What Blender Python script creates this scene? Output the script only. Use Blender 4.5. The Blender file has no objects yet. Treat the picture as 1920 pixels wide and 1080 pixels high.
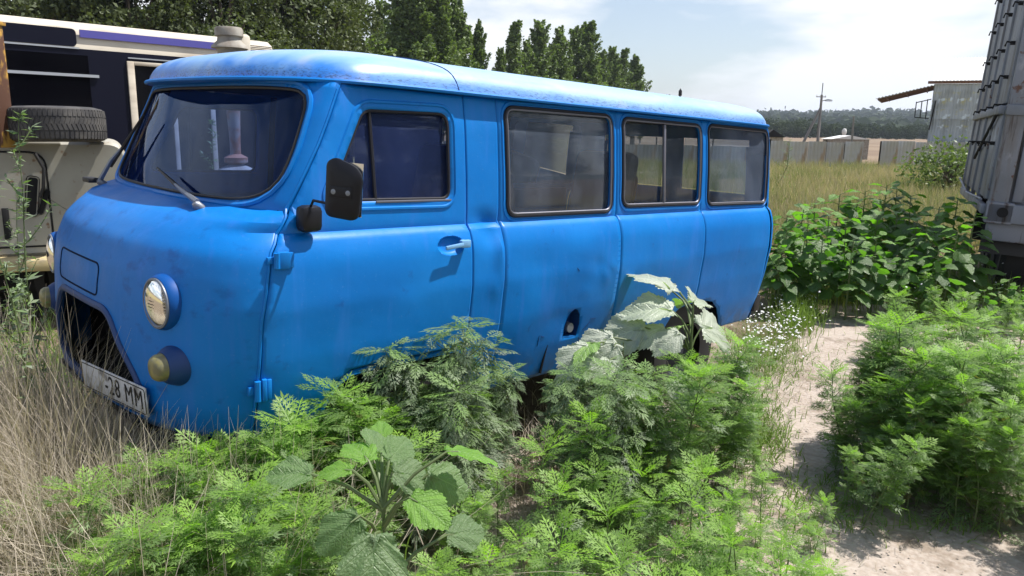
import bpy, bmesh, math, random
import numpy as np
from mathutils import Vector, Matrix, noise
from mathutils.geometry import delaunay_2d_cdt

random.seed(7)
rng = np.random.default_rng(7)
PI = math.pi
scene = bpy.context.scene
col = scene.collection

# ------------------------------------------------------------------ camera
CAM = Vector((-0.99426, -3.44597, 1.72))
YAW, PITCH, ROLL, FPX = math.radians(44.265), math.radians(-11.69), math.radians(1.0), 1418.9
fw = Vector((math.cos(PITCH) * math.cos(YAW), math.cos(PITCH) * math.sin(YAW), math.sin(PITCH)))
rt = Vector((math.sin(YAW), -math.cos(YAW), 0))
upv = rt.cross(fw)
RT = math.cos(ROLL) * rt + math.sin(ROLL) * upv
UP = -math.sin(ROLL) * rt + math.cos(ROLL) * upv
cd = bpy.data.cameras.new('camera')
cam = bpy.data.objects.new('camera', cd)
col.objects.link(cam)
cam.matrix_world = Matrix(((RT.x, UP.x, -fw.x, CAM.x), (RT.y, UP.y, -fw.y, CAM.y), (RT.z, UP.z, -fw.z, CAM.z), (0, 0, 0, 1)))
cd.sensor_width = 36
cd.lens = 36 * FPX / 1920
cd.clip_start = 0.05
cd.clip_end = 6000
scene.camera = cam

def ray(px, py):
    return fw + RT * ((px - 960) / FPX) - UP * ((py - 540) / FPX)
def at(px, py, depth):                     # point seen at a photo pixel, at a given distance
    return CAM + ray(px, py) * depth
def atz(px, py, z=0.0):                    # ... at a given height
    d = ray(px, py)
    return CAM + d * ((z - CAM.z) / d.z)
def aty(px, py, y):                        # ... on the plane y = const
    d = ray(px, py)
    return CAM + d * ((y - CAM.y) / d.y)

# ------------------------------------------------------------------ light
SUN_DIR = Vector((0.42, -0.240, 0.87)).normalized()
sun = bpy.data.lights.new('sun', 'SUN')
sun.energy = 5.0
sun.angle = math.radians(0.53)
sun.color = (1.0, 0.955, 0.89)
so = bpy.data.objects.new('sun', sun)
so.rotation_euler = (-SUN_DIR).to_track_quat('-Z', 'Y').to_euler()
col.objects.link(so)

world = bpy.data.worlds.new('World')
scene.world = world
world.use_nodes = True
wn, wl = world.node_tree.nodes, world.node_tree.links
wn.clear()
sky = wn.new('ShaderNodeTexSky')
sky.sky_type = 'NISHITA'
sky.sun_disc = False
sky.sun_elevation = math.asin(SUN_DIR.z)
sky.sun_rotation = math.atan2(SUN_DIR.x, SUN_DIR.y)
sky.air_density = 1.0
sky.dust_density = 1.6
sky.ozone_density = 1.0
bg = wn.new('ShaderNodeBackground')
bg.inputs['Strength'].default_value = 0.062
wo = wn.new('ShaderNodeOutputWorld')
tc = wn.new('ShaderNodeTexCoord')
mp = wn.new('ShaderNodeMapping')
mp.inputs['Scale'].default_value = (1.0, 1.0, 3.4)
mp.inputs['Location'].default_value = (3.1, 1.7, 0.4)
wl.new(tc.outputs['Generated'], mp.inputs['Vector'])
nz = wn.new('ShaderNodeTexNoise')
nz.inputs['Scale'].default_value = 3.2
nz.inputs['Detail'].default_value = 9
nz.inputs['Roughness'].default_value = 0.52
wl.new(mp.outputs[0], nz.inputs['Vector'])
cr = wn.new('ShaderNodeValToRGB')
cr.color_ramp.elements[0].color = (.18, .18, .18, 1)
cr.color_ramp.elements[0].position = 0.42
cr.color_ramp.elements[1].position = 0.56
wl.new(nz.outputs['Fac'], cr.inputs[0])
mx = wn.new('ShaderNodeMix')
mx.data_type = 'RGBA'
mx.inputs['B'].default_value = (11.5, 11.7, 12.0, 1)
sz = wn.new('ShaderNodeSeparateXYZ')
wl.new(tc.outputs['Generated'], sz.inputs[0])
el = wn.new('ShaderNodeMapRange')
el.interpolation_type = 'SMOOTHSTEP'
el.inputs['From Min'].default_value = 0.30
el.inputs['From Max'].default_value = 0.72
el.inputs['To Min'].default_value = 1.0
el.inputs['To Max'].default_value = 0.16
wl.new(sz.outputs['Z'], el.inputs['Value'])
cm = wn.new('ShaderNodeMath')
cm.operation = 'MULTIPLY'
wl.new(cr.outputs[0], cm.inputs[0])
wl.new(el.outputs[0], cm.inputs[1])
wl.new(cm.outputs[0], mx.inputs['Factor'])
hs = wn.new('ShaderNodeHueSaturation')
hs.inputs['Saturation'].default_value = 1.1
hs.inputs['Value'].default_value = 1.55
wl.new(sky.outputs[0], hs.inputs['Color'])
wl.new(hs.outputs[0], mx.inputs['A'])
wl.new(mx.outputs['Result'], bg.inputs['Color'])
wl.new(bg.outputs[0], wo.inputs[0])

scene.view_settings.view_transform = 'Standard'
scene.view_settings.look = 'None'
scene.view_settings.gamma = 1
scene.view_settings.use_curve_mapping = False
scene.view_settings.exposure = 0.63
scene.cycles.use_denoising = True
scene.cycles.max_bounces = 8
scene.cycles.transparent_max_bounces = 16
scene.cycles.volume_bounces = 0

# ------------------------------------------------------------------ materials
def mat(name, color=(.5, .5, .5), rough=.6, metal=0., spec=.5, coat=0., ior=None):
    m = bpy.data.materials.new(name)
    m.use_nodes = True
    b = m.node_tree.nodes['Principled BSDF']
    b.inputs['Base Color'].default_value = (*color, 1)
    b.inputs['Roughness'].default_value = rough
    b.inputs['Metallic'].default_value = metal
    b.inputs['Specular IOR Level'].default_value = spec
    b.inputs['Coat Weight'].default_value = coat
    return m

def N(m, t, **kw):
    n = m.node_tree.nodes.new(t)
    for k, v in kw.items():
        if k.startswith('i_'):
            key = k[2:].replace('_', ' ')
            n.inputs[int(key) if key.isdigit() else key].default_value = v
        else:
            setattr(n, k, v)
    return n
def L(m, a, b):
    m.node_tree.links.new(a, b)
def coords(m, kind='Object', scale=(1, 1, 1)):
    t = N(m, 'ShaderNodeTexCoord')
    mp_ = N(m, 'ShaderNodeMapping')
    mp_.inputs['Scale'].default_value = scale
    L(m, t.outputs[kind], mp_.inputs['Vector'])
    return mp_.outputs[0]
def geo_pos(m, scale=(1, 1, 1)):
    g = N(m, 'ShaderNodeNewGeometry')
    mp_ = N(m, 'ShaderNodeMapping')
    mp_.inputs['Scale'].default_value = scale
    L(m, g.outputs['Position'], mp_.inputs['Vector'])
    return mp_.outputs[0]
def nfac(m, vec, scale, detail=4, lo=.4, hi=.6, rough=.5):
    n = N(m, 'ShaderNodeTexNoise')
    n.inputs['Scale'].default_value = scale
    n.inputs['Detail'].default_value = detail
    n.inputs['Roughness'].default_value = rough
    L(m, vec, n.inputs['Vector'])
    r = N(m, 'ShaderNodeMapRange')
    r.inputs['From Min'].default_value = lo
    r.inputs['From Max'].default_value = hi
    L(m, n.outputs['Fac'], r.inputs['Value'])
    return r.outputs[0]
def mixc(m, fac, a, b, blend='MIX'):
    x = N(m, 'ShaderNodeMix', data_type='RGBA', blend_type=blend)
    for sock, v in (('A', a), ('B', b)):
        if isinstance(v, tuple):
            x.inputs[sock].default_value = (*v, 1)
        else:
            L(m, v, x.inputs[sock])
    if isinstance(fac, float):
        x.inputs['Factor'].default_value = fac
    else:
        L(m, fac, x.inputs['Factor'])
    return x.outputs['Result']
def math_(m, op, a, b=None, c=None):
    x = N(m, 'ShaderNodeMath', operation=op)
    for i, v in enumerate((a, b, c)):
        if v is None:
            continue
        if isinstance(v, (int, float)):
            x.inputs[i].default_value = v
        else:
            L(m, v, x.inputs[i])
    return x.outputs[0]
def setc(m, out, inp='Base Color'):
    L(m, out, m.node_tree.nodes['Principled BSDF'].inputs[inp])
def bump(m, h, strength=.3, dist=.01):
    b = N(m, 'ShaderNodeBump')
    b.inputs['Strength'].default_value = strength
    b.inputs['Distance'].default_value = dist
    L(m, h, b.inputs['Height'])
    L(m, b.outputs[0], m.node_tree.nodes['Principled BSDF'].inputs['Normal'])

BLUE = (0.014, 0.155, 0.60)
# van paint: brushed-on blue, faded patches, smudges, grime
M_paint = mat('blue_paint', BLUE, .42, spec=.22)
v = coords(M_paint)
c = mixc(M_paint, nfac(M_paint, v, 1.6, 5, .35, .7), (0.001, 0.145, 0.50), (0.004, 0.185, 0.58))
c = mixc(M_paint, nfac(M_paint, coords(M_paint, scale=(6, 6, .6)), 3, 4, .56, .8), c, (0.02, 0.17, 0.58))
c = mixc(M_paint, math_(M_paint, 'MULTIPLY', nfac(M_paint, v, 11, 8, .65, .74, .6), .55), c, (0.008, 0.07, 0.30))
c = mixc(M_paint, math_(M_paint, 'MULTIPLY', nfac(M_paint, v, 90, 3, .64, .72), .25), c, (0.08, 0.22, 0.55))
sx = N(M_paint, 'ShaderNodeSeparateXYZ'); L(M_paint, coords(M_paint), sx.inputs[0])
low = N(M_paint, 'ShaderNodeMapRange'); low.inputs['From Min'].default_value = .62; low.inputs['From Max'].default_value = .44
L(M_paint, sx.outputs['Z'], low.inputs['Value'])
c = mixc(M_paint, math_(M_paint, 'MULTIPLY', math_(M_paint, 'MULTIPLY', low.outputs[0], nfac(M_paint, v, 12, 6, .4, .6)), .55), c, (0.07, 0.085, 0.10))
sn = N(M_paint, 'ShaderNodeMapRange'); sn.inputs['From Min'].default_value = .45; sn.inputs['From Max'].default_value = .15
L(M_paint, sx.outputs['X'], sn.inputs['Value'])
c = mixc(M_paint, math_(M_paint, 'MULTIPLY', sn.outputs[0], math_(M_paint, 'MULTIPLY', nfac(M_paint, coords(M_paint, scale=(1, 1, 1.6)), 8, 7, .56, .70, .62), .55)), c, (0.004, 0.06, 0.27))
c = mixc(M_paint, math_(M_paint, 'MULTIPLY', nfac(M_paint, coords(M_paint, scale=(1, 1, .35)), 22, 8, .66, .72, .7), .5), c, (0.06, 0.22, 0.55))
setc(M_paint, c)
setc(M_paint, math_(M_paint, 'MULTIPLY_ADD', nfac(M_paint, v, 5, 5, .3, .7), .18, .34), 'Roughness')
pass
bump(M_paint, math_(M_paint, 'ADD', nfac(M_paint, v, 5, 3, 0, 1), math_(M_paint, 'MULTIPLY', nfac(M_paint, coords(M_paint, scale=(1, 1, 5)), 60, 3, 0, 1), .05)), .35, .012)

# roof: the same paint chalked pale by the sun, chipped dark along the gutter
M_roof = mat('faded_roof_paint', BLUE, .38, spec=.6)
v = coords(M_roof)
sx = N(M_roof, 'ShaderNodeSeparateXYZ'); L(M_roof, coords(M_roof), sx.inputs[0])
hz = N(M_roof, 'ShaderNodeMapRange'); hz.inputs['From Min'].default_value = 1.865; hz.inputs['From Max'].default_value = 1.95
L(M_roof, math_(M_roof, 'ADD', sx.outputs['Z'], math_(M_roof, 'MULTIPLY_ADD', nfac(M_roof, coords(M_roof, scale=(1, 4, 4)), 2.2, 6, .2, .8), .09, -.045)), hz.inputs['Value'])
fx = N(M_roof, 'ShaderNodeMapRange'); fx.inputs['From Min'].default_value = .45; fx.inputs['From Max'].default_value = 1.5
fx.inputs['To Min'].default_value = -.35; fx.inputs['To Max'].default_value = .35
L(M_roof, sx.outputs['X'], fx.inputs['Value'])
fade = math_(M_roof, 'ADD', hz.outputs[0], fx.outputs[0])
fade.node.use_clamp = True
c = mixc(M_roof, fade, (0.025, 0.19, 0.62), (0.30, 0.47, 0.70))
c = mixc(M_roof, nfac(M_roof, coords(M_roof, scale=(.7, 1.5, 1)), 3.0, 7, .46, .76), c, (0.18, 0.36, 0.64))
c = mixc(M_roof, nfac(M_roof, coords(M_roof, scale=(.8, 1.4, 1)), 4.2, 8, .55, .75), c, (0.36, 0.42, 0.56))
edge = N(M_roof, 'ShaderNodeMapRange'); edge.inputs['From Min'].default_value = 1.905; edge.inputs['From Max'].default_value = 1.855
L(M_roof, sx.outputs['Z'], edge.inputs['Value'])
chips = math_(M_roof, 'MULTIPLY', edge.outputs[0], nfac(M_roof, coords(M_roof, scale=(.45, 1, 2.2)), 75, 8, .50, .60, .75))
c = mixc(M_roof, chips, c, (0.02, 0.05, 0.11))
c = mixc(M_roof, nfac(M_roof, coords(M_roof, scale=(.5, 1, 1)), 34, 8, .665, .70, .7), c, (0.05, 0.09, 0.18))
setc(M_roof, c)
bump(M_roof, nfac(M_roof, v, 4, 4, 0, 1), .3, .015)

M_handle = mat('chalky_blue_metal', (0.16, 0.36, 0.62), .4)
M_apron = mat('shade_dark_blue', (0.003, 0.012, 0.045), .8, spec=.1)  # shade under the nose put into the apron colour; badge groove shares it
M_bezel = mat('shadowed_bezel_blue', (0.002, 0.065, 0.27), .5, spec=.2)  # body blue darkened to hold the shadow on the headlight bezels
M_dkblue = mat('dark_blue_trim', (0.005, 0.04, 0.16), .5)
M_inner = mat('interior_paint', (0.018, 0.032, 0.09), .8)
M_black = mat('black_rubber', (0.012, 0.012, 0.014), .55)
M_blackp = mat('black_plastic', (0.007, 0.008, 0.013), .45, spec=.3)
M_gasket = mat('window_rubber', (0.012, 0.013, 0.020), .6, spec=.3)
M_alu = mat('window_aluminium', (0.15, 0.155, 0.19), .5, metal=.5)
M_grey = mat('grey_painted_metal', (0.20, 0.22, 0.26), .45, metal=.5)
M_chrome = mat('reflector_metal', (.8, .8, .78), .12, metal=1)
M_under = mat('underbody_black', (0.010, 0.010, 0.011), .9)
M_seat = mat('dark_vinyl_seat', (0.012, 0.014, 0.022), .5)
M_wood = mat('steering_wheel_plastic', (0.20, 0.09, 0.035), .45)
M_amber = mat('yellow_lamp_glass', (0.50, 0.40, 0.10), .3, spec=.6)
setc(M_amber, mixc(M_amber, nfac(M_amber, coords(M_amber), 30, 4, .4, .6), (0.26, 0.23, 0.08), (0.16, 0.15, 0.08)))
M_plate = mat('plate_white', (0.62, 0.63, 0.64), .5)
setc(M_plate, mixc(M_plate, nfac(M_plate, coords(M_plate), 18, 6, .5, .65), (0.6, 0.61, 0.63), (0.22, 0.21, 0.2)))
M_letter = mat('plate_black_paint', (0.01, 0.01, 0.01), .6)

def glass_mat(name, tint, dirt=.1, dirt_col=(.35, .38, .42), lo=.35, hi=.75, sc=3., refl=1., gcol=(1, 1, 1)):
    m = bpy.data.materials.new(name)
    m.use_nodes = True
    nt = m.node_tree
    nt.nodes.clear()
    out = nt.nodes.new('ShaderNodeOutputMaterial')
    tr = N(m, 'ShaderNodeBsdfTransparent'); tr.inputs[0].default_value = (*tint, 1)
    gl = N(m, 'ShaderNodeBsdfGlossy'); gl.inputs['Roughness'].default_value = .04; gl.inputs[0].default_value = (*gcol, 1)
    df = N(m, 'ShaderNodeBsdfDiffuse'); df.inputs[0].default_value = (*dirt_col, 1)
    fr = N(m, 'ShaderNodeFresnel'); fr.inputs[0].default_value = 1.5
    m1 = N(m, 'ShaderNodeMixShader'); m2 = N(m, 'ShaderNodeMixShader')
    vv = coords(m, scale=(1, 1, .6))
    L(m, math_(m, 'MULTIPLY', nfac(m, vv, sc, 6, lo, hi, .6), dirt), m1.inputs[0])
    L(m, tr.outputs[0], m1.inputs[1]); L(m, df.outputs[0], m1.inputs[2])
    L(m, math_(m, 'MULTIPLY', fr.outputs[0], refl), m2.inputs[0])
    L(m, m1.outputs[0], m2.inputs[1]); L(m, gl.outputs[0], m2.inputs[2])
    L(m, m2.outputs[0], out.inputs[0])
    return m
M_glass = glass_mat('windscreen_glass', (.46, .58, .88), .10, (.06, .13, .46), .3, .8, 2, .62, (.55, .70, 1.))
M_glass_door = glass_mat('door_glass', (.52, .62, .86), .22, (.10, .16, .46), .1, .9, 4, .8, (.7, .8, 1.))
M_glass_dirty = glass_mat('dusty_side_glass', (.60, .68, .78), .42, (.22, .28, .40), .25, .80, 3)
M_glass_mid = glass_mat('sliding_window_glass', (.78, .82, .86), .18, (.28, .33, .40), .2, .9, 5)
M_lens = glass_mat('headlamp_glass', (.92, .94, .94), .12, (.5, .5, .5), .4, .8, 20)

# ------------------------------------------------------------------ mesh helpers
def link(name, me, material=None, parent=None, smooth=True, sharp=None):
    o = bpy.data.objects.new(name, me)
    col.objects.link(o)
    if material is not None and not me.materials:
        me.materials.append(material)
    if smooth:
        me.polygons.foreach_set('use_smooth', [True] * len(me.polygons))
        if sharp:
            me.set_sharp_from_angle(angle=math.radians(sharp))
    if parent is not None:
        o.parent = parent
    return o
def mesh(name, verts, faces, material=None, parent=None, smooth=True, sharp=None):
    me = bpy.data.meshes.new(name)
    me.from_pydata([tuple(p) for p in verts], [], faces)
    me.update()
    return link(name, me, material, parent, smooth, sharp)
def empty(name, label, cat, loc=(0, 0, 0), rotz=0, group=None):
    o = bpy.data.objects.new(name, None)
    col.objects.link(o)
    o.location = loc
    o.rotation_euler = (0, 0, rotz)
    o.empty_display_size = .2
    o['label'] = label; o['category'] = cat
    if group: o['group'] = group
    return o
def tag(o, label, cat, group=None, kind=None):
    o['label'] = label; o['category'] = cat
    if group: o['group'] = group
    if kind: o['kind'] = kind
    return o

class MB:
    """collects simple solids into one mesh"""
    def __init__(s): s.v = []; s.f = []
    def add(s, v, f):
        n = len(s.v); s.v += [tuple(p) for p in v]; s.f += [tuple(i + n for i in q) for q in f]; return s
    def box(s, c, d, bev=0, M=None):
        bm = bmesh.new()
        bmesh.ops.create_cube(bm, size=1)
        bmesh.ops.scale(bm, vec=d, verts=bm.verts)
        if bev:
            bmesh.ops.bevel(bm, geom=bm.edges[:], offset=bev, segments=2, affect='EDGES', profile=.5)
        if M is not None:
            bmesh.ops.transform(bm, matrix=M, verts=bm.verts)
        bmesh.ops.translate(bm, vec=c, verts=bm.verts)
        bm.verts.index_update()
        s.add([v.co[:] for v in bm.verts], [[v.index for v in f.verts] for f in bm.faces])
        bm.free(); return s
    def tube(s, pts, r, n=8, closed=False, cap=True):
        pts = [Vector(p) for p in pts]
        m = len(pts); rs = r if isinstance(r, (list, tuple)) else [r] * m
        ref = None; V = []
        for i, p in enumerate(pts):
            if closed: t = pts[(i + 1) % m] - pts[i - 1]
            else: t = pts[min(i + 1, m - 1)] - pts[max(i - 1, 0)]
            t.normalize()
            if ref is None:
                ref = t.orthogonal().normalized()
            ref = (ref - t * ref.dot(t))
            if ref.length < 1e-6: ref = t.orthogonal()
            ref.normalize()
            b = t.cross(ref)
            for k in range(n):
                a = 2 * PI * k / n
                V.append(p + (ref * math.cos(a) + b * math.sin(a)) * rs[i])
        F = []
        for i in range(m if closed else m - 1):
            j = (i + 1) % m
            for k in range(n):
                l = (k + 1) % n
                F.append((i * n + k, i * n + l, j * n + l, j * n + k))
        if not closed and cap:
            F.append(tuple(range(n))[::-1]); F.append(tuple((m - 1) * n + k for k in range(n)))
        return s.add(V, F)
    def lathe(s, prof, n=32, M=None, cap=False):
        V = []; F = []
        for (r, z) in prof:
            for k in range(n):
                a = 2 * PI * k / n
                p = Vector((r * math.cos(a), r * math.sin(a), z))
                V.append(M @ p if M is not None else p)
        for i in range(len(prof) - 1):
            for k in range(n):
                l = (k + 1) % n
                F.append((i * n + k, i * n + l, (i + 1) * n + l, (i + 1) * n + k))
        if cap:
            F.append(tuple(range(n))[::-1]); F.append(tuple((len(prof) - 1) * n + k for k in range(n)))
        return s.add(V, F)
    def build(s, name, material, parent=None, smooth=True, sharp=40):
        return mesh(name, s.v, s.f, material, parent, smooth, sharp)

def copy_tree(o, parent=None):
    c_ = o.copy(); col.objects.link(c_)
    c_.parent = parent
    for ch in list(o.children):
        copy_tree(ch, c_)
    return c_

def catmull(pts, step=.02, closed=True):
    P_ = [np.array(p, float) for p in pts]; n = len(P_); out = []
    for i in range(n if closed else n - 1):
        p0 = P_[(i - 1) % n] if closed or i > 0 else P_[i]
        p1, p2 = P_[i], P_[(i + 1) % n]
        p3 = P_[(i + 2) % n] if closed or i + 2 < n else P_[(i + 1) % n]
        k = max(1, int(np.linalg.norm(p2 - p1) / step))
        for j in range(k):
            t = j / k
            out.append(.5 * ((2 * p1) + (p2 - p0) * t + (2 * p0 - 5 * p1 + 4 * p2 - p3) * t * t + (3 * p1 - p0 - 3 * p2 + p3) * t ** 3))
    if not closed: out.append(P_[-1])
    return np.array(out)
def densify(pts, step):
    out = []
    for i in range(len(pts)):
        a, b = np.array(pts[i], float), np.array(pts[(i + 1) % len(pts)], float)
        k = max(1, int(math.ceil(np.linalg.norm(b - a) / step)))
        for j in range(k): out.append(a + (b - a) * j / k)
    return np.array(out)
def roundpoly(pts, r, seg=5, step=.03):
    """polygon with rounded corners; r a number or one per corner"""
    n = len(pts); out = []
    rr = r if isinstance(r, (list, tuple)) else [r] * n
    for i in range(n):
        p = np.array(pts[i], float); a = np.array(pts[i - 1], float) - p; b = np.array(pts[(i + 1) % n], float) - p
        la, lb = np.linalg.norm(a), np.linalg.norm(b); q = min(rr[i], la * .45, lb * .45)
        s_, e = p + a / la * q, p + b / lb * q
        for k in range(seg + 1):
            t = k / seg
            out.append((1 - t) ** 2 * s_ + 2 * (1 - t) * t * p + t * t * e)
    return densify(out, step)
def inpoly(P_, poly):
    x, y = P_[:, 0], P_[:, 1]; r = np.zeros(len(P_), bool); n = len(poly); j = n - 1
    for i in range(n):
        xi, yi = poly[i]; xj, yj = poly[j]
        if yi != yj:
            cnd = ((yi > y) != (yj > y)) & (x < (xj - xi) * (y - yi) / (yj - yi) + xi)
            r ^= cnd
        j = i
    return r
def panel(name, outer, holes, grid, fn, material, parent, thick=.02, flip=False, sharp=24, extra=None):
    """sheet cut from a 2-D outline with holes, bent onto the body surface fn(u, v)"""
    loops = [np.array(outer)] + [np.array(h) for h in holes]
    B = np.vstack(loops)
    G = np.array(grid, float)
    if extra is not None: G = np.vstack([G, extra])
    ok = inpoly(G, loops[0])
    for h in loops[1:]: ok &= ~inpoly(G, h)
    G = G[ok]
    keep = np.ones(len(G), bool)
    for i in range(0, len(G), 500):
        d = np.sqrt(((G[i:i + 500, None, :] - B[None]) ** 2).sum(-1)).min(1)
        keep[i:i + 500] = d > .006
    G = G[keep]
    E_ = []; n0 = 0
    for lp in loops:
        k = len(lp); E_ += [(n0 + i, n0 + (i + 1) % k) for i in range(k)]; n0 += k
    V2 = [Vector((float(p[0]), float(p[1]))) for p in np.vstack([B, G])]
    vo, eo, fo = delaunay_2d_cdt(V2, E_, [], 0, 1e-6, False)[:3]
    VV = np.array([(p.x, p.y) for p in vo])
    C_ = np.array([VV[list(f)].mean(0) for f in fo])
    ok = inpoly(C_, loops[0])
    for h in loops[1:]: ok &= ~inpoly(C_, h)
    F = [tuple(f) for f, k in zip(fo, ok) if k]
    if flip: F = [f[::-1] for f in F]
    o = mesh(name, [fn(p[0], p[1]) for p in VV], F, material, parent, True, sharp)
    if thick:
        s_ = o.modifiers.new('solidify', 'SOLIDIFY'); s_.thickness = thick; s_.offset = -1
    return o

# ================================================================== THE VAN
van = empty('van', 'old blue panel minibus with rounded nose, parked among weeds in the middle', 'van')
van.matrix_world = Matrix(((0.999487, 0.007054, 0.031233, -0.0279), (-0.006533, 0.999839, -0.016739, 0.0207),
                           (-0.031346, 0.016527, 0.999372, 0.0917), (0, 0, 0, 1)))
WZ = [.40, .44, .52, .62, .80, 1.0, 1.10, 1.17, 1.22, 1.25, 1.266, 1.272, 1.282, 1.30, 1.5, 1.70, 1.87]
WW = [.876, .886, .904, .925, .955, .974, .970, .964, .950, .936, .919, .909, .9105, .912, .900, .881, .853]
def W(z): return float(np.interp(z, WZ, WW))
FZ = [.40, .50, .60, .80, 1.0, 1.10, 1.20, 1.27, 1.31, 1.335, 1.352, 1.80, 1.87]
FX = [.02, -.015, -.035, -.045, -.035, -.02, .022, .085, .150, .225, .295, .490, .520]
def XF(z): return float(np.interp(z, FZ, FX))
def DF(z): return float(np.interp(z, [.4, 1.1, 1.27, 1.34, 1.36, 1.87], [.42, .42, .37, .23, .20, .18]))
NF = 2.5
def XR(z): return float(np.interp(z, [.40, .52, .66, 1.0, 1.27, 1.87], [4.25, 4.29, 4.315, 4.345, 4.35, 4.31]))
DR, NR = .16, 2.6
DENTS = [(1.455, 1.165, .018, .055, .012), (1.42, 1.275, .06, .012, -.010), (2.33, 1.0, .012, .012, .006), (2.25, .985, .01, .008, .006), (1.70, .86, .10, .16, .006), (2.62, 1.10, .09, .12, -.005), (3.05, .92, .12, .08, .005), (1.42, 1.22, .07, .05, -.016), (1.46, 1.10, .035, .09, .010), (1.40, 1.30, .08, .02, -.012), (1.43, .97, .03, .05, .006),
         (2.20, 1.02, .05, .04, -.007), (2.28, .94, .03, .03, .005), (2.12, .88, .06, .04, .004), (1.75, 1.05, .14, .12, -.006),
         (2.05, 1.12, .10, .06, .005), (.75, .95, .25, .2, -.006), (2.8, .95, .3, .25, .006), (3.7, .9, .3, .2, -.008),
         (1.95, .75, .12, .06, -.006), (1.62, .72, .08, .12, .005), (.95, 1.02, .10, .05, -.004)]
def wob(x, z):
    h = .0035 * noise.noise(Vector((x * 2.3, 3.1, z * 2.6))) + .0014 * noise.noise(Vector((x * 7, 9.1, z * 6)))
    for cx, cz, sx_, sz_, am in DENTS:
        q = ((x - cx) / sx_) ** 2 + ((z - cz) / sz_) ** 2
        if q < 9: h += am * math.exp(-q)
    return h
HC = (1.165, 1.187)
def side_y(x, z, door=False):
    w = W(z); xf, D = XF(z), DF(z)
    if x < xf + D:
        u = max(0., 1 - (x - xf) / D); w *= (1 - min(1., u) ** NF) ** (1 / NF)
    xr = XR(z)
    if x > xr - DR:
        u = (x - (xr - DR)) / DR; w *= (1 - min(1., u) ** NR) ** (1 / NR)
    w += wob(x, z)
    if door:
        q = ((x - HC[0]) / .078) ** 2 + ((z - HC[1]) / .042) ** 2
        if q < 1: w -= .026 * (1 - q ** 3)
    return w
XD_Z = [.40, .47, .97, 1.20, 1.27, 1.35, 1.60, 1.84]
XD_X = [.275, .275, .285, .325, .375, .425, .560, .672]
def XD(z): return float(np.interp(z, XD_Z, XD_X))

_plan = {}
def plan(z):
    k = round(z, 4)
    if k not in _plan:
        w, xf, D, xd = W(z), XF(z), DF(z), XD(z) - .004
        th = np.linspace(0, PI / 2, 160) ** 1.0
        y = w * np.sin(th) ** (2 / NF); x = xf + D * (1 - np.cos(th) ** (2 / NF))
        if xd > xf + D:
            x = np.append(x, xd); y = np.append(y, w)
        else:
            yd = w * (1 - max(0, 1 - (xd - xf) / D) ** NF) ** (1 / NF)
            kk = x < xd; x = np.append(x[kk], xd); y = np.append(y[kk], yd)
        s_ = np.concatenate([[0], np.cumsum(np.hypot(np.diff(x), np.diff(y)))])
        _plan[k] = (s_ / s_[-1], x, y)
    return _plan[k]
LA = 1.12
vz = np.concatenate([np.linspace(.44, 1.84, 400)])
_vl = np.concatenate([[0], np.cumsum([math.hypot(vz[i + 1] - vz[i], XF(vz[i + 1]) - XF(vz[i])) for i in range(len(vz) - 1)])])
def z2v(z): return float(np.interp(z, vz, _vl))
def v2z(v_): return float(np.interp(v_, _vl, vz))
def front_pt(A, v_, off=0.):
    z = v2z(v_); s_, x, y = plan(z); a = min(1., abs(A) / LA)
    X = float(np.interp(a, s_, x)); Y = float(np.interp(a, s_, y))
    h = .003 * noise.noise(Vector((A * 2.5, v_ * 2.5, 5))) + off
    return (X - h, -math.copysign(Y, A), z)
def yz2av(y, z):                 # y>0 = near half here
    s_, x, yy = plan(z)
    return (math.copysign(float(np.interp(abs(y), yy, s_)) * LA, y), z2v(z))

V0, V1 = z2v(.50), z2v(1.838)
outer = [(LA, v_) for v_ in np.linspace(V0, V1, 62)] + [(a, V1) for a in np.linspace(LA, -LA, 70)[1:-1]] \
      + [(-LA, v_) for v_ in np.linspace(V1, V0, 62)] + [(a, V0) for a in np.linspace(-LA, LA, 70)[1:-1]]
wsH = [(0, 1.362), (.35, 1.364), (.62, 1.372), (.755, 1.40), (.812, 1.46), (.822, 1.55), (.812, 1.66), (.792, 1.755), (.74, 1.802), (.60, 1.814), (.3, 1.818), (0, 1.818)]
ws_yz = catmull(wsH + [(-y, z) for y, z in wsH[-2:0:-1]], .03)
ws_av = [yz2av(y, z) for y, z in ws_yz]
gr_yz = roundpoly([(-.54, .56), (.54, .56), (.49, .68), (.29, .905), (-.29, .905), (-.49, .68)], [.04, .04, .10, .06, .06, .10])
gr_av = [yz2av(y, z) for y, z in gr_yz]
grid = [(a, v_) for v_ in np.arange(V0, V1, .024) for a in np.arange(-LA, LA, .03)]
front = panel('front_panel', outer, [ws_av, gr_av], grid, front_pt, M_paint, van, .018)

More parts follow.
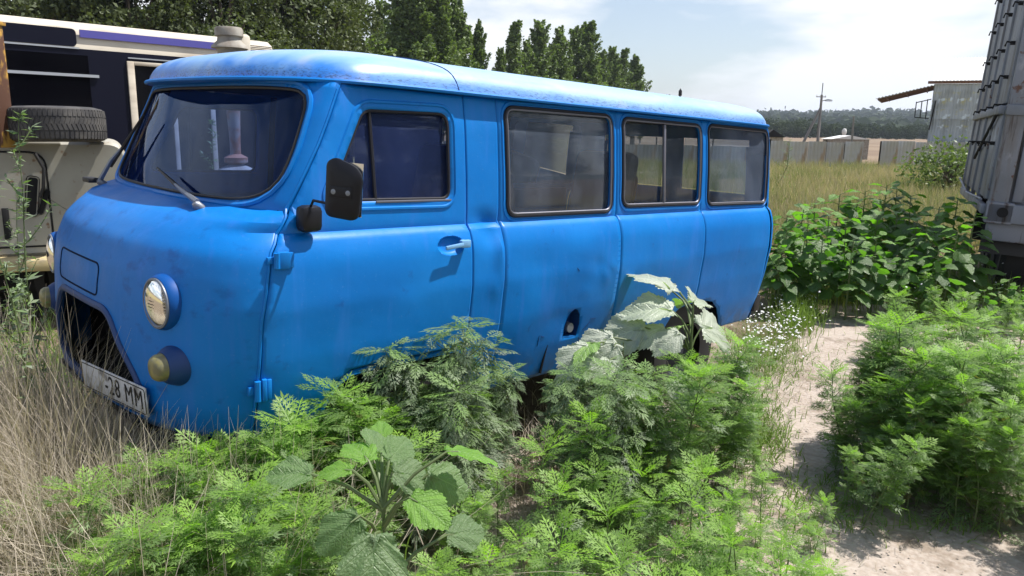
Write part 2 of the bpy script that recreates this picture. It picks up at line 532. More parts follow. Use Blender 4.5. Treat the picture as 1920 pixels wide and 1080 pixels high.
def mapped(avs, off):            # outline points pushed in/out along the local normal
    out = []
    for A, v_ in avs:
        p = Vector(front_pt(A, v_)); q = Vector(front_pt(A + .01 if A < LA - .02 else A - .01, v_)); r = Vector(front_pt(A, v_ + .01))
        n = (q - p).cross(r - p); n.normalize()
        if A >= LA - .02: n.negate()
        out.append(p + n * off)
    return out
def shrink(poly, d):
    P_ = np.array(poly); c_ = P_.mean(0); n = len(P_); out = []
    area = .5 * sum(P_[i][0] * P_[(i + 1) % n][1] - P_[(i + 1) % n][0] * P_[i][1] for i in range(n))
    for i in range(n):
        t = P_[(i + 1) % n] - P_[i - 1]; t = t / (np.linalg.norm(t) + 1e-9)
        nn = np.array([-t[1], t[0]]) * (1 if area > 0 else -1)
        out.append(P_[i] + nn * d)
    return np.array(out)
ws = bpy.data.objects.new('windscreen', None); 
g = panel('windscreen', shrink(ws_av, -.004), [], [(a, v_) for v_ in np.arange(V0, V1, .05) for a in np.arange(-LA, LA, .05)], lambda A, v_: front_pt(A, v_, -.012), M_glass, van, 0)
bpy.data.objects.remove(ws)
MB().tube(mapped(shrink(ws_av, .006), -.002), .007, 6, True).build('gasket', M_black, g)
MB().tube(mapped(shrink(ws_av, -.022), .001), .011, 6, True).build('windscreen_surround', M_paint, van)
MB().tube(mapped(shrink(gr_av, -.012), -.004), .017, 8, True).build('grille_surround', M_dkblue, van)
# engine bay behind the grille opening
rad = MB().box((.24, 0, .80), (.04, 1.60, .75)).box((.18, 0, .47), (.3, 1.3, .02)).box((.18, 0, 1.05), (.28, 1.0, .02)).build('radiator_panel', M_under, van, False)
for k in range(9):
    MB().box((.20, 0, .60 + k * .036), (.025, .92, .008)).build('radiator_fin', M_under, rad, False)
# apron under the nose
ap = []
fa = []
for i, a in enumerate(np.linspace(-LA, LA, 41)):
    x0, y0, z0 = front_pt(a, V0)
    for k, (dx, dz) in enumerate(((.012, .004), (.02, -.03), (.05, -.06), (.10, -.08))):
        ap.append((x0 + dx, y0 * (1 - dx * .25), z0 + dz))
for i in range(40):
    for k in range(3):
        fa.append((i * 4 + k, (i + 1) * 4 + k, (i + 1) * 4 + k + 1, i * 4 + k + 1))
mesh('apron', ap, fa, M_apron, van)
# pressed panel on the nose
pr = roundpoly([(-.19, .955), (.33, .955), (.33, 1.085), (-.19, 1.085)], .035)
pr = [(-y, z) for y, z in pr]
MB().tube(mapped([yz2av(y, z) for y, z in pr], -.0015), .0050, 6, True).build('badge_panel_groove', M_apron, van)

# ---- side panels and doors
DW = roundpoly([(.575, 1.385), (1.195, 1.383), (1.195, 1.755), (.752, 1.745)], [.05, .05, .06, .045])
W1 = roundpoly([(1.552, 1.302), (2.345, 1.300), (2.345, 1.806), (1.545, 1.800)], .055)
W2 = roundpoly([(2.452, 1.325), (3.255, 1.322), (3.258, 1.800), (2.450, 1.800)], .055)
W3 = roundpoly([(3.365, 1.312), (4.150, 1.308), (4.165, 1.805), (3.352, 1.808)], [.055, .055, .055, .06])
FUEL = densify([(1.995, .640), (2.105, .632), (2.112, .70), (2.10, .755), (2.075, .785), (2.05, .792), (2.025, .780), (2.005, .745), (1.995, .70)], .02)
ROWS = sorted(set(list(np.arange(.46, 1.24, .026)) + [1.235, 1.25, 1.258, 1.266, 1.269, 1.272, 1.277, 1.282, 1.29] + list(np.arange(1.31, 1.84, .03))))
def side_grid(x0, x1, step=.028):
    return [(x, z) for z in ROWS for x in np.arange(x0, x1, step)]
def outline_side(sg, poly, off):
    out = []
    for x, z in poly:
        p = Vector((x, -side_y(x, z), z)); q = Vector((x + .01, -side_y(x + .01, z), z)); r = Vector((x, -side_y(x, z + .01), z + .01))
        n = (q - p).cross(r - p).normalized()
        p = p + n * off
        out.append((p.x, p.y * sg, p.z))
    return out
zs = np.linspace(.50, 1.832, 46)
door_out = [(XD(z), z) for z in zs][::-1]
door_out = np.array(door_out + [(.52, .50), (.56, .60), (.60, .665), (.665, .708), (.75, .713)] + [(x, .714) for x in np.arange(.80, 1.26, .05)] + [(1.284, .716)] + [(1.284, z) for z in np.arange(.76, 1.82, .03)] + [(1.284, 1.832)] + [(x, 1.832) for x in np.arange(1.25, .69, -.04)])
hx = [(HC[0] + .078 * r * math.cos(t), HC[1] + .042 * r * math.sin(t)) for r in (.15, .35, .55, .7, .8, .88, .94, 1.0, 1.08) for t in np.arange(0, 2 * PI - .05, .157)]
def glass_panel(name, sg, poly, mt, parent, off):
    return panel(name, poly, [], side_grid(poly[:, 0].min(), poly[:, 0].max(), .06), lambda x, z: (x, -sg * (W(z) - off), z), mt, parent, 0, flip=(sg < 0))
for sg in (1, -1):
    F3 = lambda x, z, sg=sg: (x, -sg * side_y(x, z), z)
    FD = lambda x, z, sg=sg: (x, -sg * side_y(x, z, True), z)
    door = panel('door', door_out, [DW], side_grid(.27, 1.29), FD, M_paint, van, .02, flip=(sg < 0), extra=np.array(hx))
    dg = glass_panel('window_glass', sg, shrink(DW, -.004), M_glass_door, door, .022)
    MB().tube(outline_side(sg, shrink(DW, .004), -.008), .008, 6, True).build('window_rubber', M_gasket, door)
    MB().tube(outline_side(sg, shrink(DW, -.030), -.001), .008, 6, True).build('window_surround', M_paint, door)
    MB().tube([(.79, -sg * (W(1.745) - .012), 1.745), (.805, -sg * (W(1.39) - .012), 1.39)], .008, 6).build('vent_window_post', M_gasket, door)
    MB().box((1.0, -sg * (W(1.385) - .008), 1.381), (.40, .022, .010), .003).build('sill_strip', M_alu, door)
    # handle
    hb = MB()
    hb.box((1.215, -sg * .992, 1.197), (.055, .022, .034), .005)
    hb.box((1.150, -sg * .999, 1.190), (.10, .012, .018), .004, Matrix.Rotation(math.radians(-6), 4, 'Y'))
    hb.box((1.232, -sg * .975, 1.197), (.022, .05, .026), .004)
    hb.build('handle', M_handle, door)
    # hinges
    for hx_, hz_, hw, hh in ((.350, 1.185, .085, .062), (.283, .70, .034, .085)):
        yb = side_y(hx_ + .01, hz_)
        h_ = MB().box((hx_ + .008, -sg * (yb + .012), hz_), (hw * .55, .020, hh), .004, Matrix.Rotation(sg * -.25, 4, 'Z'))
        h_.box((hx_ + .028, -sg * (yb + .010), hz_), (hw * .5, .014, hh * .9), .003)
        h_.tube([(hx_ - .018, -sg * (yb + .012), hz_ - hh * .45), (hx_ - .018, -sg * (yb + .012), hz_ + hh * .45)], .012, 8)
        h_.box((hx_ - .034, -sg * (yb - .004), hz_), (.03, .016, hh * .4), .003)
        h_.build('hinge', M_paint, door)
    # body skins behind the door
    AR = [(2.965, .445), (2.99, .54), (3.04, .625), (3.12, .668), (3.20, .680)]
    AR2 = [(3.285, .683), (3.45, .680), (3.55, .660), (3.64, .60), (3.71, .51), (3.745, .445)]
    def top(x0, x1): return [(x, 1.835) for x in np.arange(x1, x0, -.05)]
    def vert(x, z0, z1): return [(x, z) for z in np.arange(z0, z1, .03)]
    s1 = vert(1.488, .442, 1.82) + [(1.488, 1.835), (1.40, 1.835), (1.2915, 1.835)] + vert(1.2915, .47, 1.82)[::-1] + [(1.33, .445), (1.40, .442)]
    s2 = vert(2.388, .438, 1.82) + [(2.388, 1.835)] + top(1.5, 2.33) + [(1.4915, 1.835)] + vert(1.4915, .47, 1.82)[::-1] + [(x, .441) for x in np.arange(1.4915, 2.37, .05)]
    s3 = vert(3.272, .715, 1.82) + [(3.272, 1.835)] + top(2.41, 3.22) + [(2.3915, 1.835)] + vert(2.3915, .47, 1.82)[::-1] + [(x, .440) for x in np.arange(2.3915, 2.88, .05)] + AR + [(3.272, .683)]
    s4 = vert(4.16, .47, 1.82) + [(4.16, 1.835)] + top(3.30, 4.11) + [(3.2755, 1.835)] + vert(3.2755, .715, 1.82)[::-1] + AR2 + [(x, .447) for x in np.arange(3.82, 4.16, .05)]
    panel('side_panel', s1, [], side_grid(1.28, 1.5, .02), F3, M_paint, van, .02, flip=(sg < 0))
    for sk, hol, x0, x1, mt, kk in ((s2, [W1, FUEL] if sg > 0 else [W1], 1.49, 2.39, M_glass_dirty, 1), (s3, [W2], 2.39, 3.28, M_glass_mid, 2), (s4, [W3], 3.27, 4.17, M_glass_dirty if sg > 0 else M_glass_mid, 3)):
        sp = panel('side_panel', sk, hol, side_grid(x0, x1, .028), F3, M_paint, van, .02, flip=(sg < 0))
        wp = hol[0]
        wg = glass_panel('side_window', sg, shrink(wp, -.004), mt, van, .016)
        MB().tube(outline_side(sg, shrink(wp, -.005), .001), .0085, 6, True).build('window_rubber', M_gasket, wg)
        if kk != 3:
            MB().tube(outline_side(sg, shrink(wp, .006), .004), .0055, 6, True).build('window_frame', M_alu, wg)
        else:
            MB().tube(outline_side(sg, shrink(wp, .007), .000), .004, 6, True).build('window_frame', M_alu, wg)
        MB().tube(outline_side(sg, shrink(wp, -.026), -.003), .009, 6, True).build('window_surround', M_paint, sp)
        if kk == 2:
            MB().box((2.858, -sg * (W(1.56) - .002), 1.562), (.020, .016, .45), .004, Matrix.Rotation(-sg * math.atan2(W(1.34) - W(1.78), .44), 4, 'X')).build('sliding_bar', M_alu, wg)
    # dark lining that closes the slits between the skins
    for xs, z0 in ((1.288, .47), (1.490, .47), (2.390, .46), (3.274, .72)):
        sp_ = MB()
        pts_ = [(xs, -sg * (side_y(xs, z) - .022), z) for z in np.arange(z0, 1.84, .04)]
        vv_ = []; ff_ = []
        for i, p in enumerate(pts_):
            vv_ += [(p[0] - .02, p[1], p[2]), (p[0] + .02, p[1], p[2])]
            if i: ff_.append((2 * i - 2, 2 * i - 1, 2 * i + 1, 2 * i))
        sp_.add(vv_, ff_).build('seam_lining', M_under, van)
    # front door seam lining
    vv_ = []; ff_ = []
    for i, z in enumerate(np.arange(.50, 1.84, .03)):
        x = XD(z)
        vv_ += [(x - .025, -sg * (side_y(x - .025, z) - .026), z), (x + .025, -sg * (side_y(x + .025, z) - .026), z)]
        if i: ff_.append((2 * i - 2, 2 * i - 1, 2 * i + 1, 2 * i))
    MB().add(vv_, ff_).build('seam_lining', M_under, van)
    # raised lip along the door's front edge, pillar side
    MB().tube([(XD(z) - .010, -sg * (side_y(XD(z) - .010, z) + .001), z) for z in np.arange(.52, 1.83, .03)], .0055, 6).build('pillar_bead', M_paint, van)
    # sill under door and wheel-arch flange
    fl = MB().tube([(x, -sg * (side_y(x, z) - .014), z) for x, z in ((.53, .48), (.575, .585), (.615, .648), (.675, .686), (.76, .692), (1.25, .694), (1.30, .66), (1.33, .47))], .013, 6)
    fl.build('wheel_arch_flange', M_paint, van)
    MB().tube([(x, -sg * (side_y(x, z) - .012), z) for x, z in AR + AR2], .010, 6).build('wheel_arch_flange', M_paint, van)
    MB().box((2.12, -sg * .860, .455), (1.55, .03, .03), .008).build('sill', M_paint, van)

# fuel filler pocket on the near side
fp = MB()
pv = [(x, -(W(z) - .001), z) for x, z in FUEL]; n_ = len(pv)
pb = [(x, -(W(z) - .07), z) for x, z in FUEL]
fp.add(pv + pb, [(i, (i + 1) % n_, n_ + (i + 1) % n_, n_ + i) for i in range(n_)] + [tuple(range(n_, 2 * n_))])
fpo = fp.build('fuel_filler_recess', M_dkblue, van, False)
MB().lathe([(.0, .03), (.026, .03), (.028, .0)], 16, Matrix.Translation((2.05, -.90, .685)) @ Matrix.Rotation(PI / 2, 4, 'X')).build('filler_cap', M_grey, fpo)
# split and scratches at the sill
MB().tube([(1.885, -(side_y(1.885, .60) + .001), .615), (1.875, -(side_y(1.87, .55) + .001), .55), (1.862, -(side_y(1.86, .5) + .001), .46)], [.003, .006, .008], 5).build('body_crack', M_under, van)

for x, z0, z1, dx in ((1.80, .68, .62, .0), (1.815, .675, .665, .03), (2.02, 1.02, 1.0, .02), (2.20, .72, .715, .05), (2.13, .62, .56, .04), (2.15, .66, .70, .05)):
    MB().tube([(x, -(side_y(x, z0) + .0008), z0), (x + dx * .5, -(side_y(x + dx * .5, (z0 + z1) / 2) + .0008), (z0 + z1) / 2), (x + dx, -(side_y(x + dx, z1) + .0008), z1)], [.001, .0022, .001], 4).build('scratch', M_dkblue, van)

# rear end
def rear_pt(a, z):
    w, xr = W(z), XR(z); t = abs(a) * PI / 2
    y = w * math.sin(t) ** (2 / NR); x = xr - DR + DR * max(0., math.cos(t)) ** (2 / NR)
    x = max(x, 4.1605)
    return (x, -math.copysign(y, a), z)
rv = []; rf = []
RZ = list(np.arange(.45, 1.24, .05)) + [1.25, 1.266, 1.272, 1.282, 1.30] + list(np.arange(1.34, 1.84, .05)) + [1.835]
AS = np.linspace(-1, 1, 61)
for z in RZ:
    for a in AS: rv.append(rear_pt(a, z))
for i in range(len(RZ) - 1):
    for k in range(60): rf.append((i * 61 + k, (i + 1) * 61 + k, (i + 1) * 61 + k + 1, i * 61 + k + 1))
# leave two window openings in the tail doors
def rear_open(f):
    c_ = [sum(rv[i][k] for i in f) / 4 for k in range(3)]
    return 1.36 < c_[2] < 1.76 and .10 < abs(c_[1]) < .66
rp = mesh('rear_panel', rv, [f for f in rf if not rear_open(f)], M_paint, van)
for sg in (1, -1):
    MB().box((4.325, -sg * .38, 1.56), (.006, .57, .42)).build('rear_window', M_glass_mid, van, False)
MB().box((4.20, -.895, .565), (.09, .05, .13), .012).build('rear_bumper_end', M_black, van)
MB().box((4.20, .895, .565), (.09, .05, .13), .012).build('rear_bumper_end', M_black, van)

# ---- roof
def roof_ring(d, n=64, z=0.):
    w = .884 - d; xf = .405 + d; xr = 4.37 - d; Df = max(.46 - d * .4, .02); Dr = max(.34 - d * .3, .02); nf, nr = 2.5, 2.6
    out = []
    for t in np.linspace(0, PI / 2, n):          # near front quarter
        out.append((xf + Df * (1 - math.cos(t) ** (2 / nf) if t < PI / 2 - 1e-9 else 1), -w * math.sin(t) ** (2 / nf), z))
    for x in np.linspace(xf + Df, xr - Dr, 50)[1:-1]: out.append((x, -w, z))
    for t in np.linspace(PI / 2, 0, n):
        out.append((xr - Dr + Dr * (math.cos(t) ** (2 / nr) if t < PI / 2 - 1e-9 else 0), -w * math.sin(t) ** (2 / nr), z))
    near = out
    return near + [(x, -y, z_) for x, y, z_ in near[::-1]]
RD = [-.004, 0, .004, .010, .02, .035, .055, .08, .11, .15, .20, .27, .35, .45, .56, .68, .80, .883]
RH = [0, .004, .017, .035, .054, .074, .090, .103, .114, .125, .135, .145, .154, .161, .167, .172, .175, .176]
Z0 = 1.842
def roof_h(d): return Z0 + float(np.interp(d, RD, RH))
rv = []; rf = []
for d in RD:
    r_ = roof_ring(d)
    for x, y, _ in r_:
        rv.append((x, y, roof_h(d) + .004 * noise.noise(Vector((x * 1.6, y * 2.5, 4))) - .006 * max(0, (1.0 - x)) - .012 * max(0., x - 3.9)))
nr_ = len(roof_ring(0))
for i in range(len(RD) - 1):
    for k in range(nr_):
        l = (k + 1) % nr_
        rf.append((i * nr_ + l, i * nr_ + k, (i + 1) * nr_ + k, (i + 1) * nr_ + l))
rf.append(tuple((len(RD) - 1) * nr_ + k for k in range(nr_))[::-1])
roof = mesh('roof', rv, rf, M_roof, van, True, 50)
# underside of the overhang
uv_ = []; uf_ = []
r0, r1 = roof_ring(-.004), roof_ring(.09)
for (x, y, _), (x2, y2, _) in zip(r0, r1):
    uv_ += [(x, y, Z0 - .002 - .006 * max(0, 1 - x) - .012 * max(0., x - 3.9)), (x2, y2, Z0 - .012)]
for k in range(nr_):
    l = (k + 1) % nr_
    uf_.append((2 * k, 2 * l, 2 * l + 1, 2 * k + 1))
mesh('roof_soffit', uv_, uf_, M_paint, roof)
MB().tube([(x, y, Z0 + .002 - .006 * max(0, 1 - x) - .012 * max(0., x - 3.9)) for x, y, _ in roof_ring(-.010)], .0085, 6, True).build('rain_gutter', M_paint, roof)
sm = []
for s_ in (-1, 1):
    pts_ = []
    for d in np.concatenate([np.linspace(.002, .1, 8), np.linspace(.12, .88, 10)]):
        pts_.append((1.245 - .13 * min(1, d / .5) ** .8, s_ * (.884 - d), roof_h(d) + .001))
    sm.append(pts_)
MB().tube(sm[0] + sm[1][::-1][1:], .0035, 5).build('roof_seam', M_dkblue, roof)
# inner ceiling
mesh('headliner', [(.6, -.80, 1.835), (4.2, -.80, 1.835), (4.2, .80, 1.835), (.6, .80, 1.835)], [(0, 1, 2, 3)], M_inner, van, False)

# ---- lamps
def headlight(sg):
    c_ = Vector((.070, -sg * .646, 1.005))
    R = Matrix.Translation(c_) @ Matrix.Rotation(sg * .10, 4, 'Z') @ Matrix.Rotation(-PI / 2, 4, 'Y') @ Matrix.Scale(.93, 4)   # local +z -> -x
    h_ = MB().lathe([(.114, -.07), (.116, -.01), (.115, .015), (.112, .030), (.106, .044), (.102, .048), (.098, .040), (.098, .02)], 40, R).build('headlight', M_bezel, van)
    MB().lathe([(.100, .045), (.101, .054), (.094, .057), (.092, .050)], 40, R).build('lamp_ring', M_grey, h_)
    MB().lathe([(.012, -.045), (.04, -.035), (.07, -.010), (.094, .042)], 32, R, True).build('reflector', M_chrome, h_)
    ln = MB().lathe([(.0005, .072), (.02, .0715), (.045, .069), (.07, .063), (.088, .055), (.094, .049)], 40, R).build('lens', M_lens, h_)
    rb = MB()
    for q in np.arange(-.075, .08, .0125):
        hgt = math.sqrt(max(.001, .088 ** 2 - q ** 2))
        for pts_ in ([(q, t * hgt, .071 - .022 * ((q * q + (t * hgt) ** 2) / .0088)) for t in np.linspace(-1, 1, 9)],):
            rb.tube([R @ Vector(p) for p in pts_], .0022, 4)
    rb.build('lens_ribs', M_lens, h_)
    return h_
for sg in (1, -1): headlight(sg)
for sg in (1, -1):
    c_ = Vector((.062, -sg * .705, .780))
    R = Matrix.Translation(c_) @ Matrix.Rotation(sg * .12, 4, 'Z') @ Matrix.Rotation(-PI / 2, 4, 'Y')
    t_ = MB().lathe([(.082, -.05), (.080, .0), (.068, .030), (.055, .048), (.050, .048)], 32, R).build('turn_signal', M_dkblue, van)
    MB().lathe([(.001, .088), (.026, .087), (.042, .080), (.050, .067), (.052, .045)], 32, R).build('yellow_lens', M_amber, t_)
# ---- plate
pm = Matrix.Translation((-.036, -.333, .612)) @ Matrix.Rotation(math.radians(8), 4, 'Z') @ Matrix.Rotation(math.radians(-4), 4, 'Y')
pl = MB().box((0, 0, 0), (.006, .52, .118), .003).build('license_plate', M_plate, van)
pl.matrix_local = pm
bd = roundpoly([(-.252, -.051), (.252, -.051), (.252, .051), (-.252, .051)], .012)
MB().tube([(-.0045, y, z) for y, z in bd], .0018, 4, True).build('plate_border', M_letter, pl)
cu = bpy.data.curves.new('plate_lettering', 'FONT')
cu.body = '-28 MM'; cu.size = .108; cu.align_x = 'RIGHT'; cu.align_y = 'CENTER'; cu.extrude = .0005; cu.space_character = 1.12
cu.offset = .0
tx = bpy.data.objects.new('plate_lettering', cu); col.objects.link(tx)
cu.materials.append(M_letter)
bpy.context.view_layer.update()
lm = bpy.data.meshes.new_from_object(tx.evaluated_get(bpy.context.evaluated_depsgraph_get()))
bpy.data.objects.remove(tx)
tx = bpy.data.objects.new('plate_lettering', lm); col.objects.link(tx)
tx['kind'] = 'stuff'
tx.parent = pl
tx.matrix_local = Matrix.Translation((-.0045, -.236, -.001)) @ Matrix(((0, 0, -1, 0), (-1, 0, 0, 0), (0, 1, 0, 0), (0, 0, 0, 1))) @ Matrix.Scale(.80, 4, (1, 0, 0))
MB().box((.0, -.065, .505), (.03, .9, .02)).build('plate_bracket', M_black, van, False)

# ---- mirror on the near door
mb = MB()
mshape = roundpoly([(-.083, -.118), (.070, -.128), (.083, .085), (-.045, .128), (-.083, .105)], [.035, .045, .06, .06, .03], 8, .01)
def solid(poly, depth, bul=.012):
    n = len(poly); V = []; F = []
    for k, (sc, dz) in enumerate(((.93, -depth / 2), (1, -depth / 4), (1, depth / 4), (.93, depth / 2), (.6, depth / 2 + bul * .8), (.2, depth / 2 + bul))):
        for p in poly: V.append((p[0] * sc, p[1] * sc, dz))
        if k: F += [((k - 1) * n + i, (k - 1) * n + (i + 1) % n, k * n + (i + 1) % n, k * n + i) for i in range(n)]
    F.append(tuple(range(n))[::-1]); F.append(tuple(5 * n + i for i in range(n)))
    return V, F
V_, F_ = solid(mshape, .024)
vi = van.matrix_world.inverted()
def vat(px, py, depth): return vi @ at(px, py, depth)
mc = vat(646, 355, 2.68)
look = (vi.to_3x3() @ (-(ray(646, 355)))).normalized()
R3 = Matrix(((.50, 0, -.86, 0), (-.86, 0, -.50, 0), (0, 1, 0, 0), (0, 0, 0, 1)))
mir = MB().add(V_, F_).build('side_mirror', M_blackp, van)
mir.matrix_local = Matrix.Translation(mc) @ R3 @ Matrix.Rotation(math.radians(-2), 4, 'Z') @ Matrix.Scale(.86, 4)
MB().box((0, 0, -.0135), (.15, .22, .003)).build('mirror_glass', M_chrome, mir)
for dx in (-.038, .028):
    MB().lathe([(.011, .018), (.011, .026), (.003, .028)], 12, Matrix.Translation((dx, -.012, 0)), True).build('bolt', M_grey, mir)
MB().box((-.005, -.012, .024), (.10, .045, .004), .001).build('clamp_plate', M_blackp, mir)
bp = Vector((.475, -(W(1.33) + .035), 1.330))
Mi_ = (Matrix.Translation(mc) @ R3 @ Matrix.Rotation(math.radians(-2), 4, 'Z') @ Matrix.Scale(.86, 4)).inverted()
arm = MB().tube([bp + Vector((0, 0, .03)), bp + Vector((.0, -.03, .07)), mc + Vector((-.01, .03, -.06)), mc + Vector((0, .01, -.02))], .0055, 6)
arm.v = [tuple(Mi_ @ Vector(p)) for p in arm.v]; arm.build('mirror_arm', M_blackp, mir)
bs_ = MB().box(bp, (.090, .065, .10), .022)
bs_.v = [tuple(Mi_ @ Vector(p)) for p in bs_.v]; bs_.build('mirror_base', M_blackp, mir)

# ---- wipers
def wiper(y0, y1, z1):
    xg = lambda z, y: XF(z) + DF(z) * (1 - (1 - (abs(y) / W(z)) ** NF) ** (1 / NF)) - .030
    p0 = Vector((xg(1.345, y0) - .0, y0, 1.345))
    p1 = Vector((xg(z1, y1), y1, z1))
    w_ = MB()
    w_.lathe([(.018, -.012), (.018, .02), (.010, .03)], 12, Matrix.Translation(p0 + Vector((-.01, 0, -.01))) @ Matrix.Rotation(-.9, 4, 'Y'), True)
    mid = p0.lerp(p1, .55) + Vector((-.02, 0, .0))
    w_.tube([p0 + Vector((-.02, 0, .012)), p0.lerp(p1, .3) + Vector((-.028, 0, .01)), mid], [.012, .010, .006], 6)
    wo_ = w_.build('wiper', M_grey, van)
    MB().tube([mid - (p1 - p0) * .32 + Vector((.004, 0, 0)), mid, mid + (p1 - p0) * .46], [.006, .009, .005], 5).build('wiper_blade', M_black, wo_)
wiper(-.52, .0, 1.455)
wiper(.70, .46, 1.68)
MB().box((.245, .76, 1.35), (.05, .10, .025), .006).build('wiper_motor_cover', M_black, van)

# ---- interior
MB().box((2.45, 0, .60), (3.7, 1.74, .03)).build('floor', M_inner, van, False)
MB().box((.62, 0, 1.20), (.16, 1.68, .20), .03).build('dashboard', M_inner, van)
MB().box((1.02, 0, .92), (.75, .55, .45), .05).build('engine_cover', M_inner, van)
sw = Matrix.Translation((.80, -.45, 1.28)) @ Matrix.Rotation(math.radians(-28), 4, 'Y')
st = MB().tube([sw @ Vector((.20 * math.cos(t), .20 * math.sin(t), 0)) for t in np.arange(0, 2 * PI, .2)], .012, 8, True)
st.tube([sw @ Vector((-.2, 0, 0)), sw @ Vector((.2, 0, 0))], .009, 6)
st.tube([sw @ Vector((0, 0, 0)), Vector((.62, -.45, .95))], .018, 8)
st.build('steering_wheel', M_wood, van)
def seat(x, y, face=1, w=.46, h=.62, zb=.62):
    s_ = MB().box((x, y, zb + .36), (.46, w, .12), .04).build('seat', M_seat, van)
    MB().box((x + face * .25, y, zb + .40 + h / 2), (.11, w, h), .05, Matrix.Rotation(face * .18, 4, 'Y')).build('backrest', M_seat, s_)
    MB().box((x, y, zb + .15), (.32, w * .7, .30)).build('pedestal', M_under, s_, False)
    return s_
seat(1.22, -.56, 1, .50, .60); seat(1.22, .60, 1, .46, .52)
seat(2.46, -.55, 1, .44, .60); seat(3.15, .62, -1, .9 * .5, .42); seat(3.75, .35, 1, .45, .42)
MB().box((1.55, -.02, 1.15), (.02, .76, 1.30)).build('bulkhead', M_inner, van, False)
MB().box((3.2, .80, 1.20), (1.5, .04, .16), .01).build('luggage_rail', M_inner, van)
# ---- wheels (low tyres sunk in the ground)
Mrim = mat('rim_paint', (.022, .028, .04), .8)
Mtyre = mat('tyre_rubber', (.018, .018, .019), .8)
for sg in (1, -1):
    for x, g_ in ((.985, -.02), (3.285, .0)):
        R = Matrix.Translation((x, -sg * .80, .335 + g_)) @ Matrix.Rotation(sg * PI / 2, 4, 'X')
        wh = MB().lathe([(.20, .03), (.19, .045), (.12, .02), (.06, .05), (.0, .05)], 32, R).build('wheel', Mrim, van)
        MB().lathe([(.20, -.09), (.27, -.105), (.345, -.095), (.362, -.06), (.364, 0), (.362, .06), (.345, .095), (.27, .105), (.20, .09)], 40, R).build('tyre', Mtyre, wh)
MB().box((2.2, 0, .44), (3.9, 1.4, .10)).build('chassis', M_under, van, False)
for x in (.985, 3.285): MB().tube([(x, -.7, .34), (x, .7, .34)], .06, 10).build('axle', M_under, van)
for sg in (1, -1):
    for x in (.97, 3.33):
        MB().box((x, -sg * .62, .70), (.85, .5, .02)).build('wheel_housing', M_under, van, False)
        MB().box((x + .43, -sg * .62, .56), (.02, .5, .28)).build('wheel_housing', M_under, van, False)
        MB().box((x - .43, -sg * .62, .56), (.02, .5, .28)).build('wheel_housing', M_under, van, False)

# ================================================================== THE SETTING
def npmesh(name, V, F, material=None, parent=None, smooth=True, attrs=None):
    me = bpy.data.meshes.new(name)
    V = np.asarray(V, np.float32); F = np.asarray(F, np.int32)
    k = F.shape[1]
    me.vertices.add(len(V)); me.vertices.foreach_set('co', V.ravel())
    me.loops.add(F.size); me.loops.foreach_set('vertex_index', F.ravel())
    me.polygons.add(len(F)); me.polygons.foreach_set('loop_start', np.arange(0, F.size, k, dtype=np.int32))
    me.update(calc_edges=True)
    for an, av in (attrs or {}).items():
        a = me.attributes.new(an, 'FLOAT', 'POINT'); a.data.foreach_set('value', np.asarray(av, np.float32))
    return link(name, me, material, parent, smooth)

# ---- terrain
def hterr(x, y):
    d = math.hypot(x, y)
    z = 0.012 * noise.noise(Vector((x * .8, y * .8, 0))) if d < 30 else 0.
    if d > 12: z += -.05 * min(1, (d - 12) / 10) + .06 * noise.noise(Vector((x * .15, y * .15, 3)))
    if d > 60: z += (d - 60) * .0055
    ang = math.atan2(y, x)
    if d > 420:
        k = min(1., (d - 420) / 1100); k = k * k * (3 - 2 * k)
        z += k * (30 + 14 * noise.noise(Vector((ang * 3.2, 7, 0))) + 9 * noise.noise(Vector((ang * 11, 2, d * .0009))))
    return z
def axis(c0):
    a = list(np.arange(c0 - 12, c0 + 18, .35))
    st = .5; x = a[-1]
    while x < 3600: x += st; a.append(x); st *= 1.13
    st = .5; x = a[0]
    while x > -600: x -= st; a.insert(0, x); st *= 1.2
    return a
ax, ay = axis(0), axis(-2)
gv = [(x, y, hterr(x, y)) for y in ay for x in ax]
nx = len(ax)
gf = [(j * nx + i, j * nx + i + 1, (j + 1) * nx + i + 1, (j + 1) * nx + i) for j in range(len(ay) - 1) for i in range(nx - 1)]
M_ground = mat('yard_ground', (.3, .26, .22), .92, spec=.2)
v = geo_pos(M_ground)
conc = mixc(M_ground, nfac(M_ground, v, 1.3, 6, .35, .65), (0.35, 0.295, 0.255), (0.27, 0.215, 0.175))
conc = mixc(M_ground, nfac(M_ground, v, 38, 4, .35, .75), conc, (0.42, 0.37, 0.33))
conc = mixc(M_ground, nfac(M_ground, v, 3.5, 9, .52, .66, .65), conc, (0.19, 0.15, 0.115))
vo = N(M_ground, 'ShaderNodeTexVoronoi', feature='DISTANCE_TO_EDGE'); vo.inputs['Scale'].default_value = .8
dv = N(M_ground, 'ShaderNodeMix', data_type='VECTOR'); dv.inputs['Factor'].default_value = .12
nn = N(M_ground, 'ShaderNodeTexNoise'); nn.inputs['Scale'].default_value = 3; nn.inputs['Detail'].default_value = 6; L(M_ground, v, nn.inputs['Vector'])
L(M_ground, v, dv.inputs['A']); L(M_ground, nn.outputs['Color'], dv.inputs['B']); L(M_ground, dv.outputs['Result'], vo.inputs['Vector'])
ck = N(M_ground, 'ShaderNodeMapRange'); ck.inputs['From Min'].default_value = .012; ck.inputs['From Max'].default_value = .002; L(M_ground, vo.outputs['Distance'], ck.inputs['Value'])
conc = mixc(M_ground, math_(M_ground, 'MULTIPLY', ck.outputs[0], .22), conc, (0.10, 0.08, 0.06))
soil = mixc(M_ground, nfac(M_ground, v, 6, 8, .35, .65), (0.10, 0.075, 0.05), (0.19, 0.15, 0.10))
sp3 = N(M_ground, 'ShaderNodeSeparateXYZ'); L(M_ground, v, sp3.inputs[0])
